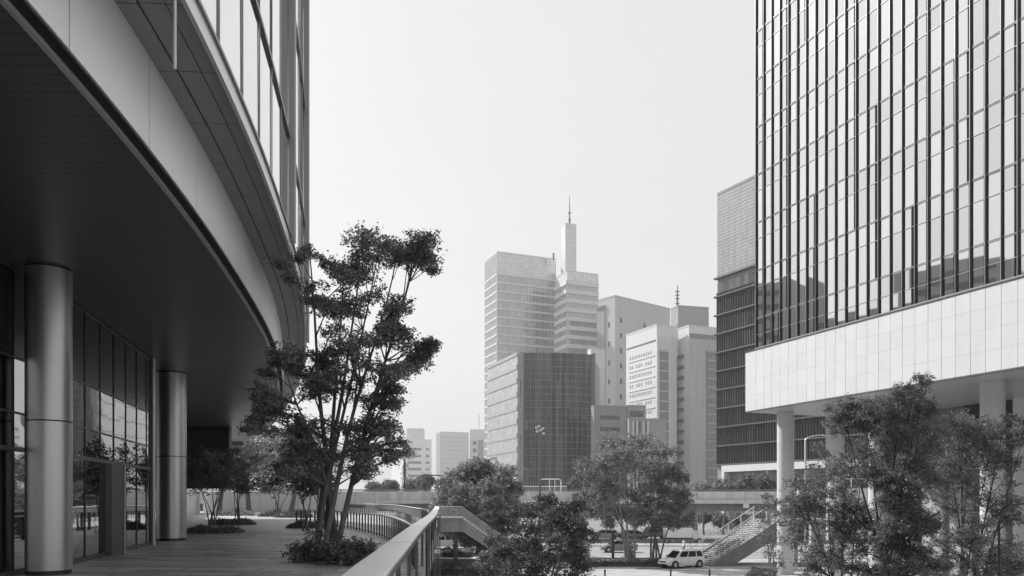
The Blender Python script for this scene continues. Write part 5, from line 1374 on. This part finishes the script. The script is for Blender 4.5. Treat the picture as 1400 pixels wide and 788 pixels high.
# low railing between pier and stair, under the stair
o_ = (PX(1003, 86), 86, 0)
g = thing('street_railing', 'low pale street railing seen under the outdoor stair', 'railing', o_)
b = MB(); b.tube([(0, 0, 1.05), (6.5, 0, 1.05)], .04, 6); b.tube([(0, 0, .3), (6.5, 0, .3)], .03, 6); b.build('rail', M['white_paint'], g)
for i in range(14):
    b = MB(); b.tube([(.05 + i * .49, 0, 0), (.05 + i * .49, 0, 1.04)], .03, 6); b.build('post', M['white_paint'], g)

# ------------------------------------------------------------------ person walking on the near road's far side
def person(label, x, y, face, seed=0):
    root = thing('person', label, 'person', (x, y, .02), face)
    J = {'pel': (0, 0, .95), 'wai': (0, 0, 1.10), 'che': (.01, 0, 1.32), 'nec': (.01, 0, 1.47), 'hd0': (.03, 0, 1.56), 'hd1': (.03, 0, 1.68),
         'hl': (0, .09, .92), 'kl': (.16, .10, .50), 'al': (.10, .10, .09), 'tl': (.27, .11, .04), 'hr': (0, -.09, .92), 'kr': (-.02, -.10, .48), 'ar': (-.26, -.10, .13), 'tr': (-.10, -.11, .03),
         'sl': (.0, .19, 1.40), 'el': (-.10, .24, 1.13), 'wl': (.02, .25, .90), 'sr': (.0, -.19, 1.40), 'er': (.04, -.24, 1.12), 'wr': (.22, -.24, .95)}
    Rr = {'pel': .13, 'wai': .115, 'che': .135, 'nec': .055, 'hd0': .08, 'hd1': .085, 'hl': .09, 'kl': .062, 'al': .04, 'tl': .035, 'hr': .09, 'kr': .062, 'ar': .04, 'tr': .035, 'sl': .06, 'el': .042, 'wl': .03, 'sr': .06, 'er': .042, 'wr': .03}
    E = [('pel', 'wai'), ('wai', 'che'), ('che', 'nec'), ('nec', 'hd0'), ('hd0', 'hd1'), ('pel', 'hl'), ('hl', 'kl'), ('kl', 'al'), ('al', 'tl'), ('pel', 'hr'), ('hr', 'kr'), ('kr', 'ar'), ('ar', 'tr'), ('che', 'sl'), ('sl', 'el'), ('el', 'wl'), ('che', 'sr'), ('sr', 'er'), ('er', 'wr')]
    for s, wj in (('l', 'wl'), ('r', 'wr')):
        wx, wy, wz = J[wj]; sy = 1 if s == 'l' else -1
        J['pm' + s] = (wx + .02, wy, wz - .07); Rr['pm' + s] = .032; E.append((wj, 'pm' + s))
        for f in range(5):
            a = (f - 1.5) * .018
            J['f%d%s' % (f, s)] = (wx + .03 + a if f < 4 else wx + .07, wy, wz - (.15 if f < 4 else .09)); Rr['f%d%s' % (f, s)] = .009; E.append(('pm' + s, 'f%d%s' % (f, s)))
    keys = list(J)
    me = bpy.data.meshes.new('body'); me.from_pydata([J[k] for k in keys], [(keys.index(a), keys.index(c)) for a, c in E], []); me.update()
    o = bpy.data.objects.new('body', me); COL.objects.link(o); o.parent = root
    md = o.modifiers.new('skin', 'SKIN'); 
    if not me.skin_vertices: 
        bpy.context.view_layer.objects.active = o
    sv = me.skin_vertices[0].data if me.skin_vertices else None
    if sv:
        for i, k in enumerate(keys): sv[i].radius = (Rr[k], Rr[k])
        sv[0].use_root = True
    sd = o.modifiers.new('smooth', 'SUBSURF'); sd.levels = 1; sd.render_levels = 1
    me.materials.append(mat('skin', .38, .6) if 'skin' not in bpy.data.materials else bpy.data.materials['skin'])
    def shell(name, segs, m, grow):
        b = MB()
        for pts in segs: b.tube([J[k] for k, _ in pts], [r_ + grow for _, r_ in pts], 10)
        return b.build(name, m, root, smooth=True)
    shell('shirt', [[('pel', .13), ('wai', .135), ('che', .155), ('nec', .05)], [('che', .08), ('sl', .075), ('el', .05)], [('che', .08), ('sr', .075), ('er', .05)]], M['white_paint'], .012)
    shell('trousers', [[('pel', .13), ('hl', .10), ('kl', .07), ('al', .052)], [('pel', .13), ('hr', .10), ('kr', .07), ('ar', .052)]], M['car_grey'], .012)
    b = MB(); b.tube([(.005, 0, 1.60), (.0, 0, 1.70), (.01, 0, 1.765), (.015, 0, 1.78)], [.10, .108, .075, .01], 12); b.build('hair', M['black'], root, smooth=True)
    b = MB(); b.tube([(.10, 0, 1.64), (.135, 0, 1.615)], [.012, .016], 6); b.build('nose', bpy.data.materials['skin'], root)
    for a in ('l', 'r'):
        k1, k2 = 'a' + a, 't' + a
        b = MB(); b.tube([(J[k1][0] - .05, J[k1][1], J[k1][2] - .03), J[k1][:2] + (J[k1][2] - .02,), J[k2]], [.045, .052, .04], 8); b.build('shoe', M['rubber'], root, smooth=True)
    return root
person('person in a white top with dark hair walking on the road behind the parked car', PX(935, 88), 88, math.radians(160))

# joints in the broad handrail cap
JO = (-1.1, 6.0, DECK)
hr = bpy.data.objects['handrail']
for p, d in walk(LINE, 6.0, 4.2):
    n = Vector((d.y, -d.x, 0)); q = [p + d * .004 - n * .201, p - d * .004 - n * .201, p - d * .004 + n * .121, p + d * .004 + n * .121]
    b = MB(); b.hexa([(a.x, a.y, DECK + 1.062) for a in q] + [(a.x, a.y, DECK + 1.1015) for a in q]); b.build('cap_joint', M['dark_metal'], hr, origin=JO)
# ------------------------------------------------------------------ haze
hz_ = MB(); hz_.box(-420, 420, -60, 720, -1.0, 185.0)
hm = bpy.data.materials.new('haze'); hm.use_nodes = True; hn = hm.node_tree; hn.nodes.clear()
pv = hn.nodes.new('ShaderNodeVolumePrincipled'); pv.inputs['Color'].default_value = (.95, .95, .95, 1); pv.inputs['Density'].default_value = HAZE if 'HAZE' in globals() else 0.00045
pv.inputs['Anisotropy'].default_value = 0.3
ho = hn.nodes.new('ShaderNodeOutputMaterial'); hn.links.new(pv.outputs[0], ho.inputs['Volume'])
o = hz_.build('haze', hm); tag(o, kind='stuff')
